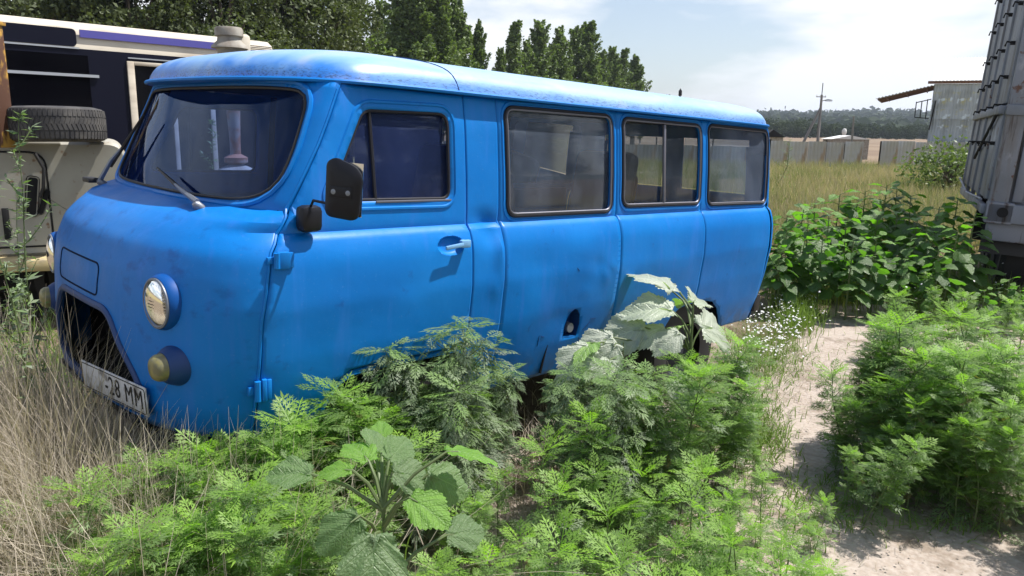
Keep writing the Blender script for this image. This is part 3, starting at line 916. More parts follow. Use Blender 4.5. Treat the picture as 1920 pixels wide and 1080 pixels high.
wob_ = math_(M_ground, 'MULTIPLY_ADD', nfac(M_ground, v, .9, 6, .2, .8), 2.4, -1.2)
# concrete lies on the camera side of the van and along the path between van and trailer; soil elsewhere
e1 = math_(M_ground, 'SMOOTH_MIN', math_(M_ground, 'SUBTRACT', -.55, sp3.outputs['Y']), math_(M_ground, 'SUBTRACT', sp3.outputs['X'], -.2), .4)
e1 = math_(M_ground, 'MINIMUM', e1, math_(M_ground, 'SUBTRACT', 8.3, sp3.outputs['X']))
e1 = math_(M_ground, 'MULTIPLY_ADD', wob_, .55, e1)
mk = N(M_ground, 'ShaderNodeMapRange'); mk.inputs['From Min'].default_value = -.12; mk.inputs['From Max'].default_value = .12; L(M_ground, e1, mk.inputs['Value'])
c = mixc(M_ground, mk.outputs[0], soil, conc)
# beyond the yard: dry grass soil, then a ploughed field, then wooded slope
ln_ = N(M_ground, 'ShaderNodeVectorMath', operation='LENGTH'); L(M_ground, v, ln_.inputs[0])
def dist_mask(a, b):
    q = N(M_ground, 'ShaderNodeMapRange'); q.inputs['From Min'].default_value = a; q.inputs['From Max'].default_value = b; L(M_ground, ln_.outputs['Value'], q.inputs['Value']); return q.outputs[0]
c = mixc(M_ground, dist_mask(10, 16), c, mixc(M_ground, nfac(M_ground, v, .7, 8, .3, .7), (0.20, 0.17, 0.07), (0.28, 0.23, 0.11)))
c = mixc(M_ground, dist_mask(52, 60), c, mixc(M_ground, nfac(M_ground, v, .05, 8, .4, .6), (0.16, 0.115, 0.08), (0.21, 0.16, 0.11)))
c = mixc(M_ground, dist_mask(330, 380), c, mixc(M_ground, nfac(M_ground, v, .02, 8, .4, .6), (0.030, 0.050, 0.022), (0.055, 0.075, 0.035)))
setc(M_ground, c)
bump(M_ground, math_(M_ground, 'ADD', nfac(M_ground, v, 25, 6, 0, 1), nfac(M_ground, v, 3, 6, 0, 1)), .5, .02)
ground = mesh('ground', gv, gf, M_ground)
ground['kind'] = 'structure'

# ---- leaf materials
def leafmat(name, dark, light, young, trans=.38, rough=.45, tcol=None, spec=.45, vein=False, patch=False):
    m = mat(name, dark, rough, spec=spec)
    b = m.node_tree.nodes['Principled BSDF']
    out = m.node_tree.nodes['Material Output']
    oi = N(m, 'ShaderNodeObjectInfo')
    at_ = N(m, 'ShaderNodeAttribute', attribute_name='tint')
    var = nfac(m, coords(m), 6, 3, .3, .7)
    c = mixc(m, math_(m, 'MULTIPLY_ADD', oi.outputs['Random'], .5, math_(m, 'MULTIPLY', var, .5)), dark, light)
    c = mixc(m, at_.outputs['Fac'], c, young)
    dd_ = math_(m, 'LESS_THAN', at_.outputs['Fac'], -.5)
    c = mixc(m, dd_, c, (0.20, 0.15, 0.07))
    if patch: c = mixc(m, nfac(m, geo_pos(m, (1, 1, .2)), .35, 6, .42, .62), c, (0.16, 0.20, 0.07)); c = mixc(m, nfac(m, geo_pos(m, (1, 1, .2)), .9, 6, .56, .70), c, (0.50, 0.42, 0.31))
    if vein:
        ax_ = N(m, 'ShaderNodeAttribute', attribute_name='lx').outputs['Fac']
        ay_ = math_(m, 'ABSOLUTE', N(m, 'ShaderNodeAttribute', attribute_name='ly').outputs['Fac'])
        mid = math_(m, 'LESS_THAN', ay_, math_(m, 'MULTIPLY_ADD', ax_, -.014, .018))
        fr = math_(m, 'FRACT', math_(m, 'MULTIPLY', math_(m, 'SUBTRACT', ax_, math_(m, 'MULTIPLY', ay_, .95)), 5.5))
        q = N(m, 'ShaderNodeMapRange'); q.inputs['From Min'].default_value = .10; q.inputs['From Max'].default_value = .02
        L(m, math_(m, 'ABSOLUTE', math_(m, 'SUBTRACT', fr, .5)), q.inputs['Value'])
        vn = math_(m, 'MAXIMUM', mid, math_(m, 'MULTIPLY', q.outputs[0], .75))
        c = mixc(m, math_(m, 'MULTIPLY', vn, .40), c, tuple(min(1, 1.5 * k + .05) for k in light))
        c = mixc(m, math_(m, 'MULTIPLY', nfac(m, coords(m), 40, 4, .62, .75), .4), c, (0.22, 0.20, 0.10))
        bump(m, math_(m, 'ADD', math_(m, 'MULTIPLY', vn, -1.), nfac(m, coords(m), 22, 4, .2, .8)), .55, .006)
    L(m, c, b.inputs['Base Color'])
    t = N(m, 'ShaderNodeBsdfTranslucent')
    tc_ = mixc(m, 1.0, c, tcol or (1.3, 1.45, .45), 'MULTIPLY')
    L(m, tc_, t.inputs['Color'])
    mxs = N(m, 'ShaderNodeMixShader'); mxs.inputs[0].default_value = trans
    L(m, b.outputs[0], mxs.inputs[1]); L(m, t.outputs[0], mxs.inputs[2]); L(m, mxs.outputs[0], out.inputs[0])
    return m
ML_rag = leafmat('ragweed_leaf', (0.10, 0.16, 0.075), (0.17, 0.24, 0.11), (0.25, 0.42, 0.06), .45, .52, (1.4, 1.8, .5))
ML_ragdull = leafmat('ragweed_leaf_grey', (0.14, 0.18, 0.125), (0.21, 0.25, 0.18), (0.16, 0.28, 0.06), .30, .55, (1.3, 1.6, .5))
ML_big = leafmat('broad_leaf', (0.30, 0.35, 0.27), (0.38, 0.43, 0.34), (0.16, 0.32, 0.04), .28, .33, (1.3, 2.0, .35), .55, True)  # base paled to carry the sun's white sheen on the leaves
ML_bed = leafmat('bed_leaf', (0.045, 0.10, 0.03), (0.10, 0.17, 0.06), (0.14, 0.28, 0.04), .40, .38, (1.3, 1.9, .4), .5, True)
ML_stem = mat('green_stem', (0.10, 0.14, 0.05), .55)
ML_stemr = mat('brown_stem', (0.12, 0.09, 0.055), .6)
ML_tree = leafmat('tree_leaf', (0.032, 0.048, 0.022), (0.075, 0.098, 0.042), (0.13, 0.16, 0.065), .22, .55, (1.3, 1.5, .5), .3)
ML_pop = leafmat('poplar_leaf', (0.065, 0.100, 0.040), (0.120, 0.170, 0.068), (0.19, 0.26, 0.095), .32, .5, (1.3, 1.5, .5), .35)
ML_bark = mat('bark', (0.09, 0.075, 0.06), .9)
def grassmat(name, a, b_, trans=.3):
    return leafmat(name, a, b_, b_, trans, .6, (1.1, 1.15, .7), .3)
MG_dry = grassmat('dry_grass', (0.24, 0.20, 0.16), (0.52, 0.46, 0.38))
MG_gold = leafmat('golden_grass', (0.22, 0.20, 0.11), (0.42, 0.36, 0.24), (0.42, 0.36, 0.24), .3, .6, (1.1, 1.15, .7), .3, False, True)
MG_green = grassmat('green_grass', (0.08, 0.15, 0.03), (0.19, 0.29, 0.06), .4)
M_white = mat('white_petal', (.75, .75, .72), .7)

# ---- grass blades, all of one patch in one mesh
def blades(name, base, h, w, material, lean=.35, segs=4, label=None, cat=None, curl=1.0, heading=None):
    n = len(base); base = np.asarray(base)
    hd = rng.uniform(0, 2 * PI, n) if heading is None else heading + rng.normal(0, .6, n)
    H = h * rng.uniform(.55, 1.15, n); ln = np.abs(rng.normal(lean, lean * .6, n)); cu_ = rng.normal(0, .5, n) * curl
    side = hd + rng.normal(PI / 2, .8, n)
    t = np.linspace(0, 1, segs + 1)
    V = np.zeros((n, segs + 1, 2, 3))
    for k, tk in enumerate(t):
        a = hd + cu_ * tk
        r = H * ln * tk ** 1.7
        z = H * tk * (1 - .35 * np.minimum(ln, 1.6) * tk)
        c_ = np.stack([base[:, 0] + r * np.cos(a), base[:, 1] + r * np.sin(a), base[:, 2] + z], -1)
        ww = w * (1 - tk ** 2 * .85) * .5
        off = np.stack([np.cos(side) * ww, np.sin(side) * ww, np.zeros(n)], -1)
        V[:, k, 0] = c_ - off; V[:, k, 1] = c_ + off
    idx = np.arange(n)[:, None] * (segs + 1) * 2
    F = np.concatenate([idx + np.array([2 * k, 2 * k + 1, 2 * k + 3, 2 * k + 2]) for k in range(segs)])
    tint = np.repeat(rng.uniform(0, 1, n), (segs + 1) * 2)
    o = npmesh(name, V.reshape(-1, 3), F, material, None, True, {'tint': tint})
    if label: tag(o, label, cat, None, 'stuff')
    return o
def spread(n, cx, cy, sx_, sy_, ang=0., z=0.):
    p = rng.normal(0, 1, (n, 2)) * (sx_, sy_)
    c_, s_ = math.cos(ang), math.sin(ang)
    return np.stack([cx + p[:, 0] * c_ - p[:, 1] * s_, cy + p[:, 0] * s_ + p[:, 1] * c_, np.full(n, z)], -1)

# ---- ragweed
def rag_leaf(droop):
    V = []; F = []
    def pt(x, y):
        return (x, y, -droop * x * x - .35 * y * y * (1 + droop) + .04 * x)
    lob = ((.20, .20), (.36, .34), (.53, .38), (.69, .31), (.84, .20))
    def quad(*p):
        n = len(V); V.extend(pt(*q) for q in p); F.append(tuple(range(n, n + 4)))
    quad((0, -.010), (.95, -.016), (.95, .016), (0, .010))
    quad((.84, 0), (.95, -.030), (1.14, 0), (.95, .030))
    for t, l in lob:
        for s_ in (1, -1):
            ca, sa = math.cos(.80), math.sin(.80) * s_
            def q(a, b): return (t + a * ca - b * sa, a * sa + b * ca)
            quad(q(0, 0), q(l * .5, -.024), q(l, 0), q(l * .5, .024))
            for b, k in ((1, .30), (-1, .30), (1, .58), (-1, .58)):
                n = l * .34 * (1.15 - k * .5)
                quad(q(l * k, 0), q(l * k + n * .55, b * n * .28), q(l * k + n * 1.0, b * n * .62), q(l * k + n * .35, b * n * .42))
    return np.array(V), np.array(F)
RL = [rag_leaf(d) for d in (.15, .45, .8)]
class PB:
    """gathers leaves for one plant"""
    def __init__(s): s.V = []; s.F = []; s.T = []; s.X = []; s.n = 0
    def leaf(s, proto, p, az, el, L_, tint, roll=0., extra=None):
        V, F = proto
        x = Vector((math.cos(az) * math.cos(el), math.sin(az) * math.cos(el), math.sin(el)))
        y = Vector((-math.sin(az), math.cos(az), 0)); z = x.cross(y)
        y2 = y * math.cos(roll) + z * math.sin(roll); z2 = x.cross(y2)
        M = np.array([x[:], y2[:], z2[:]]) * L_
        s.V.append(V @ M + np.array(p[:])); s.F.append(F + s.n); s.n += len(V)
        s.T.append(np.full(len(V), tint))
        if extra is not None: s.X.append(extra)
    def build(s, name, material, parent, attr=None):
        at_ = {'tint': np.concatenate(s.T)}
        if s.X: at_['vein'] = np.concatenate(s.X)
        o = npmesh(name, np.vstack(s.V), np.vstack(s.F), material, parent, True, at_)
        o['kind'] = 'stuff'
        return o
def make_ragweed(H, bushy, mt, seed, droopy=0):
    r_ = random.Random(seed)
    root = bpy.data.objects.new('ragweed', None); col.objects.link(root)
    lv = PB(); sb = MB()
    def axis_(p0, d, Ln, nodes, lf0, lf1, rr, depth):
        pts = [Vector(p0)]; dd = Vector(d)
        for k in range(nodes):
            dd = (dd + Vector((r_.gauss(0, .05), r_.gauss(0, .05), .10 if depth else 0))).normalized()
            pts.append(pts[-1] + dd * (Ln / nodes))
        sb.tube(pts, [rr * (1 - .75 * i / nodes) for i in range(nodes + 1)], 5 if depth == 0 else 3, cap=False)
        az0 = r_.uniform(0, PI)
        for k in range(1, nodes + 1):
            f = k / nodes
            L_ = lf0 + (lf1 - lf0) * f
            top = max(0., (f - .55) / .45) * (1 if depth == 0 else .6)
            for s_ in (0, PI):
                az = az0 + k * PI / 2 + s_ + r_.gauss(0, .35)
                el = .55 * f + .05 + r_.gauss(0, .2) - droopy * .7 * (1 - f * .5)
                dead = r_.random() < .16 * max(0, 1 - f * 1.6)
                pr = RL[min(2, int(r_.random() * 2 + droopy * 1.2))]
                lv.leaf(pr, pts[k], az, el - (.5 if dead else 0), L_ * r_.uniform(.75, 1.15) * (.7 if dead else 1), -1. if dead else min(1, max(0, top * r_.uniform(.5, 1.1) + r_.gauss(0, .08))), r_.gauss(0, .35))
                if depth == 0 and bushy > r_.random() and .12 < f < .92:
                    bl = H * r_.uniform(.16, .34) * (1.1 - f * .7)
                    axis_(pts[k], (math.cos(az) * .9, math.sin(az) * .9, .75), bl, 4, lf0 * .72, lf1 * .75, rr * .5, 1)
        for k in range(7 if depth == 0 else 4):                      # tip rosette
            az = k * 2.4 + az0
            lv.leaf(RL[0], pts[-1], az, (.35 if depth == 0 else .2) + .12 * k - droopy * .5, lf1 * r_.uniform(.8, 1.2), r_.uniform(.55, 1) if depth == 0 else r_.uniform(.2, .7), r_.gauss(0, .3))
    axis_((0, 0, 0), (r_.gauss(0, .06), r_.gauss(0, .06), 1), H, max(7, int(H * 15)), .17, .105, .006, 0)
    f_ = lv.build('foliage', mt, root)
    sb.build('stem', ML_stem, root)
    return root
RAG = {
    'bush': [make_ragweed(.80, .95, ML_rag, 1), make_ragweed(.72, .9, ML_rag, 2), make_ragweed(.62, .9, ML_rag, 3)],
    'thin': [make_ragweed(.55, .35, ML_rag, 11), make_ragweed(.46, .25, ML_rag, 12), make_ragweed(.38, .2, ML_rag, 13)],
    'grey': [make_ragweed(.80, .95, ML_ragdull, 21, 1.), make_ragweed(.66, .9, ML_ragdull, 22, .8)],
}
RAGH = {'bush': (.80, .72, .62), 'thin': (.55, .46, .38), 'grey': (.80, .66)}
used = set()
def plant(kind, x, y, H, label, group, tilt=.06, k=None, wide=1.):
    k = random.randrange(len(RAG[kind])) if k is None else k
    src = RAG[kind][k]
    o = src if src.name not in used else copy_tree(src)
    used.add(src.name)
    s_ = H / RAGH[kind][k]
    o.location = (x, y, -.01); o.scale = (s_ * wide * random.uniform(.92, 1.15),) * 2 + (s_,)
    o.rotation_euler = (random.gauss(0, tilt), random.gauss(0, tilt), random.uniform(0, 6.28))
    tag(o, label, 'weed', group)
    return o
def tops(kind, pts, label, group, jit=.06):
    """plants given by the photo position of their top and their height"""
    xs_, ys_ = sorted(p[0] for p in pts), sorted(p[1] for p in pts); n = len(pts)
    for px, py, H in pts:
        lab = label
        if n > 3:
            row = 'back' if py <= ys_[n // 3] else 'middle' if py <= ys_[2 * n // 3] else 'front'
            prt = 'left' if px <= xs_[n // 3] else 'centre' if px <= xs_[2 * n // 3] else 'right'
            lab = '%s, %s row, %s part' % (label, row, prt)
        H *= random.uniform(.82, 1.12)
        if px < 900: py -= 46 if kind == 'bush' else 18
        p = atz(px, py, H * .96)
        plant(kind, p.x + random.gauss(0, jit * .3), min(p.y + random.gauss(0, jit * .3), p.y if p.x > 4.2 or p.x < -.1 or p.y > 1 else -1.06), H, lab, group, wide=(1.06 if px > 1500 else 1.22) if kind == 'bush' else 1.15 if kind == 'grey' else 1.)

# ---- trees
def leafcloud(points, size, tint, name, material, parent, elong=1.0):
    n = len(points); P_ = np.asarray(points)
    a = rng.normal(0, 1, (n, 3)); a /= np.linalg.norm(a, axis=1)[:, None]
    a[:, 2] = np.abs(a[:, 2]) * elong; a /= np.linalg.norm(a, axis=1)[:, None]
    b = np.cross(a, rng.normal(0, 1, (n, 3))); b /= np.linalg.norm(b, axis=1)[:, None]
    c_ = np.cross(a, b)
    s_ = size * rng.uniform(.6, 1.3, n)[:, None]
    V = np.stack([P_ - a * s_, P_ + b * s_ * .55 + c_ * s_ * .15, P_ + a * s_, P_ - b * s_ * .55 + c_ * s_ * .15], 1).reshape(-1, 3)
    F = np.arange(n * 4).reshape(-1, 4)
    o = npmesh(name, V, F, material, parent, False, {'tint': np.repeat(tint, 4)})
    o['kind'] = 'stuff'
    return o
def make_poplar(seed):
    r_ = np.random.default_rng(seed)
    root = bpy.data.objects.new('poplar_tree', None); col.objects.link(root)
    H = 12.; tb = MB()
    tb.tube([(0, 0, 0), (.05, 0, 4), (0, .05, 8), (0, 0, 11.6)], [.22, .16, .09, .02], 7)
    pts = []; tn = []
    nb = 84
    for i in range(nb):
        z0 = 1.2 + (i / nb) * 10.0
        az = r_.uniform(0, 2 * PI); Lb = 2.4 * (1 - .62 * (z0 / H)) * r_.uniform(.7, 1.2)
        out = .95 * (1.08 - .84 * z0 / H) * r_.uniform(.5, 1.3)
        p0 = np.array([0, 0, z0]); p1 = p0 + np.array([math.cos(az) * out * Lb, math.sin(az) * out * Lb, Lb])
        tb.tube([p0, (p0 + p1) / 2 + [math.cos(az) * .1, math.sin(az) * .1, 0], p1], [.035, .02, .006], 4)
        m = 210
        t = r_.uniform(.15, 1.08, m)
        q = p0 + (p1 - p0) * t[:, None] + r_.normal(0, 1, (m, 3)) * ((.08 + .18 * np.sin(np.clip(t, 0, 1) * PI)) * (1.15 - .85 * z0 / H))[:, None]
        pts.append(q); tn.append(np.clip((r_.uniform(0, .5) + r_.uniform(0, .3, m)) * 1.0, 0, 1))
    leafcloud(np.vstack(pts), .10, np.concatenate(tn), 'crown', ML_pop, root, 2.2)
    tb.build('trunk', ML_bark, root)
    return root
def make_broad(seed, H=9.5, R=2.9, clumps=95, per=230, size=.092, low=.12):
    r_ = np.random.default_rng(seed)
    root = bpy.data.objects.new('broadleaf_tree', None); col.objects.link(root)
    tb = MB(); tb.tube([(0, 0, 0), (.1, .1, H * .3), (0, 0, H * .7)], [.24, .18, .06], 8)
    pts = []; tn = []
    for i in range(clumps):
        d = r_.normal(0, 1, 3); d /= np.linalg.norm(d)
        rr = r_.uniform(.35, 1) ** .5
        c_ = np.array([d[0] * R * rr, d[1] * R * rr, H * (low + (1 - low) * .5) + d[2] * H * (1 - low) * .5 * rr])
        cr_ = r_.uniform(.45, 1.0)
        q = r_.normal(0, 1, (per, 3)); q /= np.linalg.norm(q, axis=1)[:, None]
        q = c_ + q * cr_ * r_.uniform(.5, 1, per)[:, None] * (1, 1, .75)
        pts.append(q); tn.append(np.clip(r_.uniform(0, .35) + r_.uniform(0, .25, per), 0, 1))
        if i % 5 == 0: tb.tube([(0, 0, H * .3), (c_ * .5 + [0, 0, H * .2]), c_], [.09, .05, .015], 4)
    leafcloud(np.vstack(pts), size, np.concatenate(tn), 'crown', ML_tree, root, .8)
    tb.build('trunk', ML_bark, root)
    return root
pops = [make_poplar(100 + i) for i in range(3)]
brds = [make_broad(200 + i) for i in range(3)]
def put(src, loc, sc, label, cat, group, rz=None, first=set()):
    o = src if src.name not in first else copy_tree(src)
    first.add(src.name)
    o.location = loc; o.scale = sc; o.rotation_euler = (0, 0, random.uniform(0, 6.28) if rz is None else rz)
    tag(o, label, cat, group); return o
ORD = ['first', 'second', 'third', 'fourth', 'fifth', 'sixth', 'seventh', 'eighth', 'ninth', 'tenth', 'eleventh', 'twelfth', 'thirteenth', 'fourteenth', 'fifteenth', 'sixteenth', 'seventeenth', 'eighteenth']
plist = [(655, -70, 46, 1.4), (712, 2, 60, .8), (745, -60, 58, 1.2), (785, -42, 57, 1.3), (826, -20, 58, 1.1), (858, -4, 60, 1.1), (896, 44, 62, .9),
         (940, 92, 74, .9), (966, 40, 76, 1.15), (990, 78, 79, 1.0), (1012, 40, 80, 1.25), (1034, 84, 83, 1.0), (1052, 54, 84, 1.1), (1077, 52, 87, 1.1), (1106, 40, 88, 1.3), (1128, 98, 94, 1.1), (1147, 90, 98, 1.2), (1170, 92, 102, 1.2), (1193, 106, 104, 1.2)]
ORD += ['nineteenth']
for i, (px, py, d, w_) in enumerate(plist):
    p = at(px, py, d); H = p.z + .3
    s_ = H / 12.
    grp = 'poplars left of the sky gap above the van roof' if i < 7 else 'poplars right of the sky gap above the van roof'
    k = i + 1 if i < 7 else i - 6
    put(pops[i % 3], (p.x, p.y, -.3), (s_ * w_ * 1.36, s_ * w_ * 1.36, s_), '%s poplar from the left in the row %s of the sky gap' % (ORD[k - 1], 'left' if i < 7 else 'right'), 'tree', grp)
blist = [(-70, 30, 1.1), (20, 33, 1.0), (100, 30, 1.1), (185, 34, 1.15), (265, 31, 1.05), (345, 35, 1.15), (430, 33, 1.0), (500, 37, 1.15), (560, 36, 1.1), (612, 40, 1.0)]
for i, (px, d, k) in enumerate(blist):
    p = at(px, 300, d)
    put(brds[i % 3], (p.x, p.y, -.5), (k, k, k * 1.1), 'dark leafy tree behind the bus, %s from the left' % ORD[i], 'tree', 'dark trees behind the bus')
for i, (x, y, k) in enumerate([(-14, -24, 1.2), (-6, -27, 1.3), (3, -26, 1.2), (11, -28, 1.3), (19, -25, 1.2), (27, -26, 1.3), (35, -22, 1.2), (43, -24, 1.3)]):
    put(brds[i % 3], (x, y, -.4), (k, k, k * .95), 'tree across the yard, seen only as a reflection in the van glass', 'tree', 'trees mirrored in the van windows')
hb_ = make_broad(333, 4.2, 1.5, 34, 260, .055, .05)
hb_.name = 'bush'
p = at(455, 60, 23); hb_.location = (p.x, p.y, 0); s_ = (p.z) / 4.0; hb_.scale = (s_ * 1.05, s_ * 1.05, s_)
tag(hb_, 'sunlit olive bush just behind the pipe and the bus roof end', 'bush')
p = at(1205, 162, 112); put(pops[2], (p.x, p.y, -.2), (.7, .7, p.z / 12), 'low leafy top just right of the last poplar, over the van roof', 'tree', None)
p = at(1252, 172, 120); put(brds[1], (p.x, p.y, -.2), (.28, .28, p.z / 9.6), 'tiny lone treetop peeping over the van roof near the thin mast', 'tree', None)

# far wood: reads as one mass
pts = []; tn = []
for i in range(300):
    px = rng.uniform(1180, 1960) if i < 250 else rng.uniform(-700, 1200)
    d = rng.uniform(260, 330)
    b_ = at(px, 250, d)
    Hh = rng.uniform(4.5, 8.0) * d / 300 * (1.05 if px < 1520 else .8)
    z0 = hterr(b_.x, b_.y)
    m = 260
    q = rng.normal(0, 1, (m, 3)); q /= np.linalg.norm(q, axis=1)[:, None]
    q = q * rng.uniform(.55, 1, m)[:, None] * (Hh * .38, Hh * .38, Hh * .52) + (b_.x, b_.y, z0 + Hh * .48)
    pts.append(q); tn.append(np.full(m, rng.uniform(0, .3)))
ML_wood = leafmat('wood_leaf', (0.018, 0.032, 0.014), (0.038, 0.055, 0.022), (0.06, 0.08, 0.035), .15, .8, None, .1)
fwd = leafcloud(np.vstack(pts), .42, np.concatenate(tn), 'distant_wood', ML_wood, None, .6)
tag(fwd, 'long dark green wood on the horizon beyond the ploughed field', 'wood', None, 'stuff')
pts = []
for i in range(5200):                                               # canopy on the far hill
    ang = rng.uniform(-.35, 1.0); d = rng.uniform(560, 2300)
    x, y = d * math.cos(ang), d * math.sin(ang)
    m = 7; q = rng.normal(0, 1, (m, 3)) * (5, 5, 2.2) + (x, y, hterr(x, y) + 4)
    pts.append(q)
pts = np.vstack(pts)
fh = leafcloud(pts, 4.6, rng.uniform(0, .35, len(pts)), 'hill_forest', ML_wood, None, .4)
tag(fh, 'hazy forest covering the low hill on the skyline', 'forest', None, 'stuff')

# ---- broad leaves
def big_leaf(n=56, lob=.16, ser=.035, dr=.28):
    V = [(0.02, 0, .0)]; F = []
    rings = (.30, .62, .85, 1.0)
    for rk, rr in enumerate(rings):
        for i in range(n):
            a = 2 * PI * i / n - PI
            r = .50 + .15 * math.cos(a) + lob * .5 * math.cos(5 * a) - .30 * math.exp(-((abs(a) - PI) / .26) ** 2)
            if rk == 3: r += ser * (1 if i % 2 else -1)
            ox, oy = .36 + r * math.cos(a) * 1.12, r * math.sin(a) * .94
            x, y = .02 + (ox - .02) * rr, oy * rr
            z = -dr * x * x - .20 * abs(y) ** 1.6 + .030 * math.sin(9 * a) * rr * rr + .05 * abs(y) ** .7 + .012 * math.sin(23 * x + 4 * abs(y))
            V.append((x, y, z))
    Fq = []
    for k in range(3):
        for i in range(n):
            j = (i + 1) % n; Fq.append((1 + k * n + i, 1 + (k + 1) * n + i, 1 + (k + 1) * n + j, 1 + k * n + j))
    Ft = [(0, 1 + i, 1 + (i + 1) % n) for i in range(n)]
    return V, Ft + Fq
def leafmesh(name, n, lob, ser, material, tint, fold=0., dr=.28):
    V, F = big_leaf(n, lob, ser, dr)
    lx = [p[0] for p in V]; ly = [p[1] for p in V]
    if fold: V = [(x, y, z + fold * abs(y)) for x, y, z in V]
    me = bpy.data.meshes.new(name); me.from_pydata(V, [], F); me.update()
    for nm, val in (('tint', [tint] * len(V)), ('lx', lx), ('ly', ly)):
        a = me.attributes.new(nm, 'FLOAT', 'POINT'); a.data.foreach_set('value', np.array(val, np.float32))
    me.materials.append(material); me.polygons.foreach_set('use_smooth', [True] * len(me.polygons))
    return me
BL = [leafmesh('broad_leaf', 64, .09, .022, ML_big, t, f) for t, f in ((.0, 0.), (.12, .3), (.9, .1), (.05, -.2))]
BB = [leafmesh('bed_leaf', 26, .08, .02, ML_bed, t, f) for t, f in ((.0, 0.), (.2, .35), (.95, .2), (.4, -.2))]
def leafobj(me, p, az, el, size, parent, roll=0., face=None):
    x = Vector((math.cos(az) * math.cos(el), math.sin(az) * math.cos(el), math.sin(el)))
    y = Vector((-math.sin(az), math.cos(az), 0)); z = x.cross(y)
    if face is not None:
        nn_ = Vector(face).normalized(); x = (x - nn_ * x.dot(nn_)).normalized(); z = nn_; y = z.cross(x)
    y2 = y * math.cos(roll) + z * math.sin(roll); z2 = x.cross(y2)
    o = bpy.data.objects.new('leaf', me); col.objects.link(o); o.parent = parent
    M = Matrix(((x.x, y2.x, z2.x, p[0]), (x.y, y2.y, z2.y, p[1]), (x.z, y2.z, z2.z, p[2]), (0, 0, 0, 1)))
    o.matrix_local = M @ Matrix.Scale(size, 4)
    return o
def sunflower(label, base, topz, leaves, thick=.011, lean=(0, 0), LS=None, K=1.):
    LS = LS or BL
    root = empty('sunflower_plant', label, 'plant', base)
    st_ = MB(); tp = Vector((lean[0], lean[1], topz))
    st_.tube([(0, 0, 0), tp * .5 + Vector((.01, -.01, 0)), tp], [thick, thick * .85, thick * .4], 8)
    for c_, size, el, roll, var in leaves:
        size *= .86 * K
        c_ = Vector(c_) - Vector(base)
        f = max(.12, min(1, (c_.z - .10) / topz)); s0 = tp * f
        d = c_ - s0; az = math.atan2(d.y, d.x)
        dirv = Vector((math.cos(az) * math.cos(el), math.sin(az) * math.cos(el), math.sin(el)))
        a0 = c_ - dirv * size * .35
        st_.tube([s0, (s0 + a0) / 2 + Vector((0, 0, .02)), a0, a0 + dirv * size * .25], [.006, .005, .004, .002], 6)
        leafobj(LS[var], a0, az, el, size, root, roll * .5, None if var == 2 else (-.30 + roll * .5, -.55, .72))
    st_.build('stem', ML_stem, root)
    return root
def d2(px, py, d): return at(px, py, d)
ML_sunwhite = leafmat('sunwhite_leaf', (0.34, 0.38, 0.31), (0.42, 0.46, 0.38), (0.20, 0.36, 0.06), .24, .33, (1.2, 1.6, .5), .5, True)  # whiteness of sunlit leaf tops is put into this base colour
BA = [leafmesh('sunwhite_leaf', 72, .13, .026, ML_sunwhite, t, f, .5 + .25 * t) for t, f in ((.0, 0.), (.1, .25), (.9, .1), (.05, -.2))]
A0 = atz(1275, 850)
A0.y = min(A0.y, -1.28)
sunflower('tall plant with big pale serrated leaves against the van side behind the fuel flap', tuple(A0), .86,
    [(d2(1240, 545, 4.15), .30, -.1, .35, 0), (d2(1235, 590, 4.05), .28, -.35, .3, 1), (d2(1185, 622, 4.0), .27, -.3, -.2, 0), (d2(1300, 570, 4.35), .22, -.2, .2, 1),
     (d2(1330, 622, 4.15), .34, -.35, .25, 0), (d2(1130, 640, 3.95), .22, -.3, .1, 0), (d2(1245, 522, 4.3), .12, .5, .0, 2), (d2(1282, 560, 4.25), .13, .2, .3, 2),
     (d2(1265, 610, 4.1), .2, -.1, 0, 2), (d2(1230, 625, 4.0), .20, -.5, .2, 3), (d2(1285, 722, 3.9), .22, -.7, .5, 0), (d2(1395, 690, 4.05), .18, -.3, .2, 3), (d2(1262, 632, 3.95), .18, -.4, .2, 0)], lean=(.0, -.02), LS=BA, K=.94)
A1 = atz(1120, 850)
A1.y = min(A1.y, -1.22)
sunflower('shorter pale broad-leaved plant by the sill below the fuel flap', tuple(A1), .66,
    [(d2(1092, 662, 3.6), .22, -.3, .1, 0), (d2(1105, 642, 3.65), .15, .3, .2, 2), (d2(1150, 652, 3.7), .17, -.2, -.2, 0), (d2(1140, 690, 3.5), .16, -.6, .3, 1)], .007, LS=BA)
ML_mid = leafmat('mid_leaf', (0.10, 0.17, 0.07), (0.17, 0.24, 0.12), (0.16, 0.32, 0.04), .38, .36, (1.3, 2.0, .4), .5, True)
BM = [leafmesh('broad_leaf_green', 64, .09, .022, ML_mid, t, f) for t, f in ((.0, 0.), (.15, .3), (.9, .1), (.08, -.2))]
B0 = atz(715, 1060); B0 = Vector((B0.x * .45 + CAM.x * .0 + .02, -1.52, 0))
B0 = at(722, 1180, 2.15); B0.z = 0
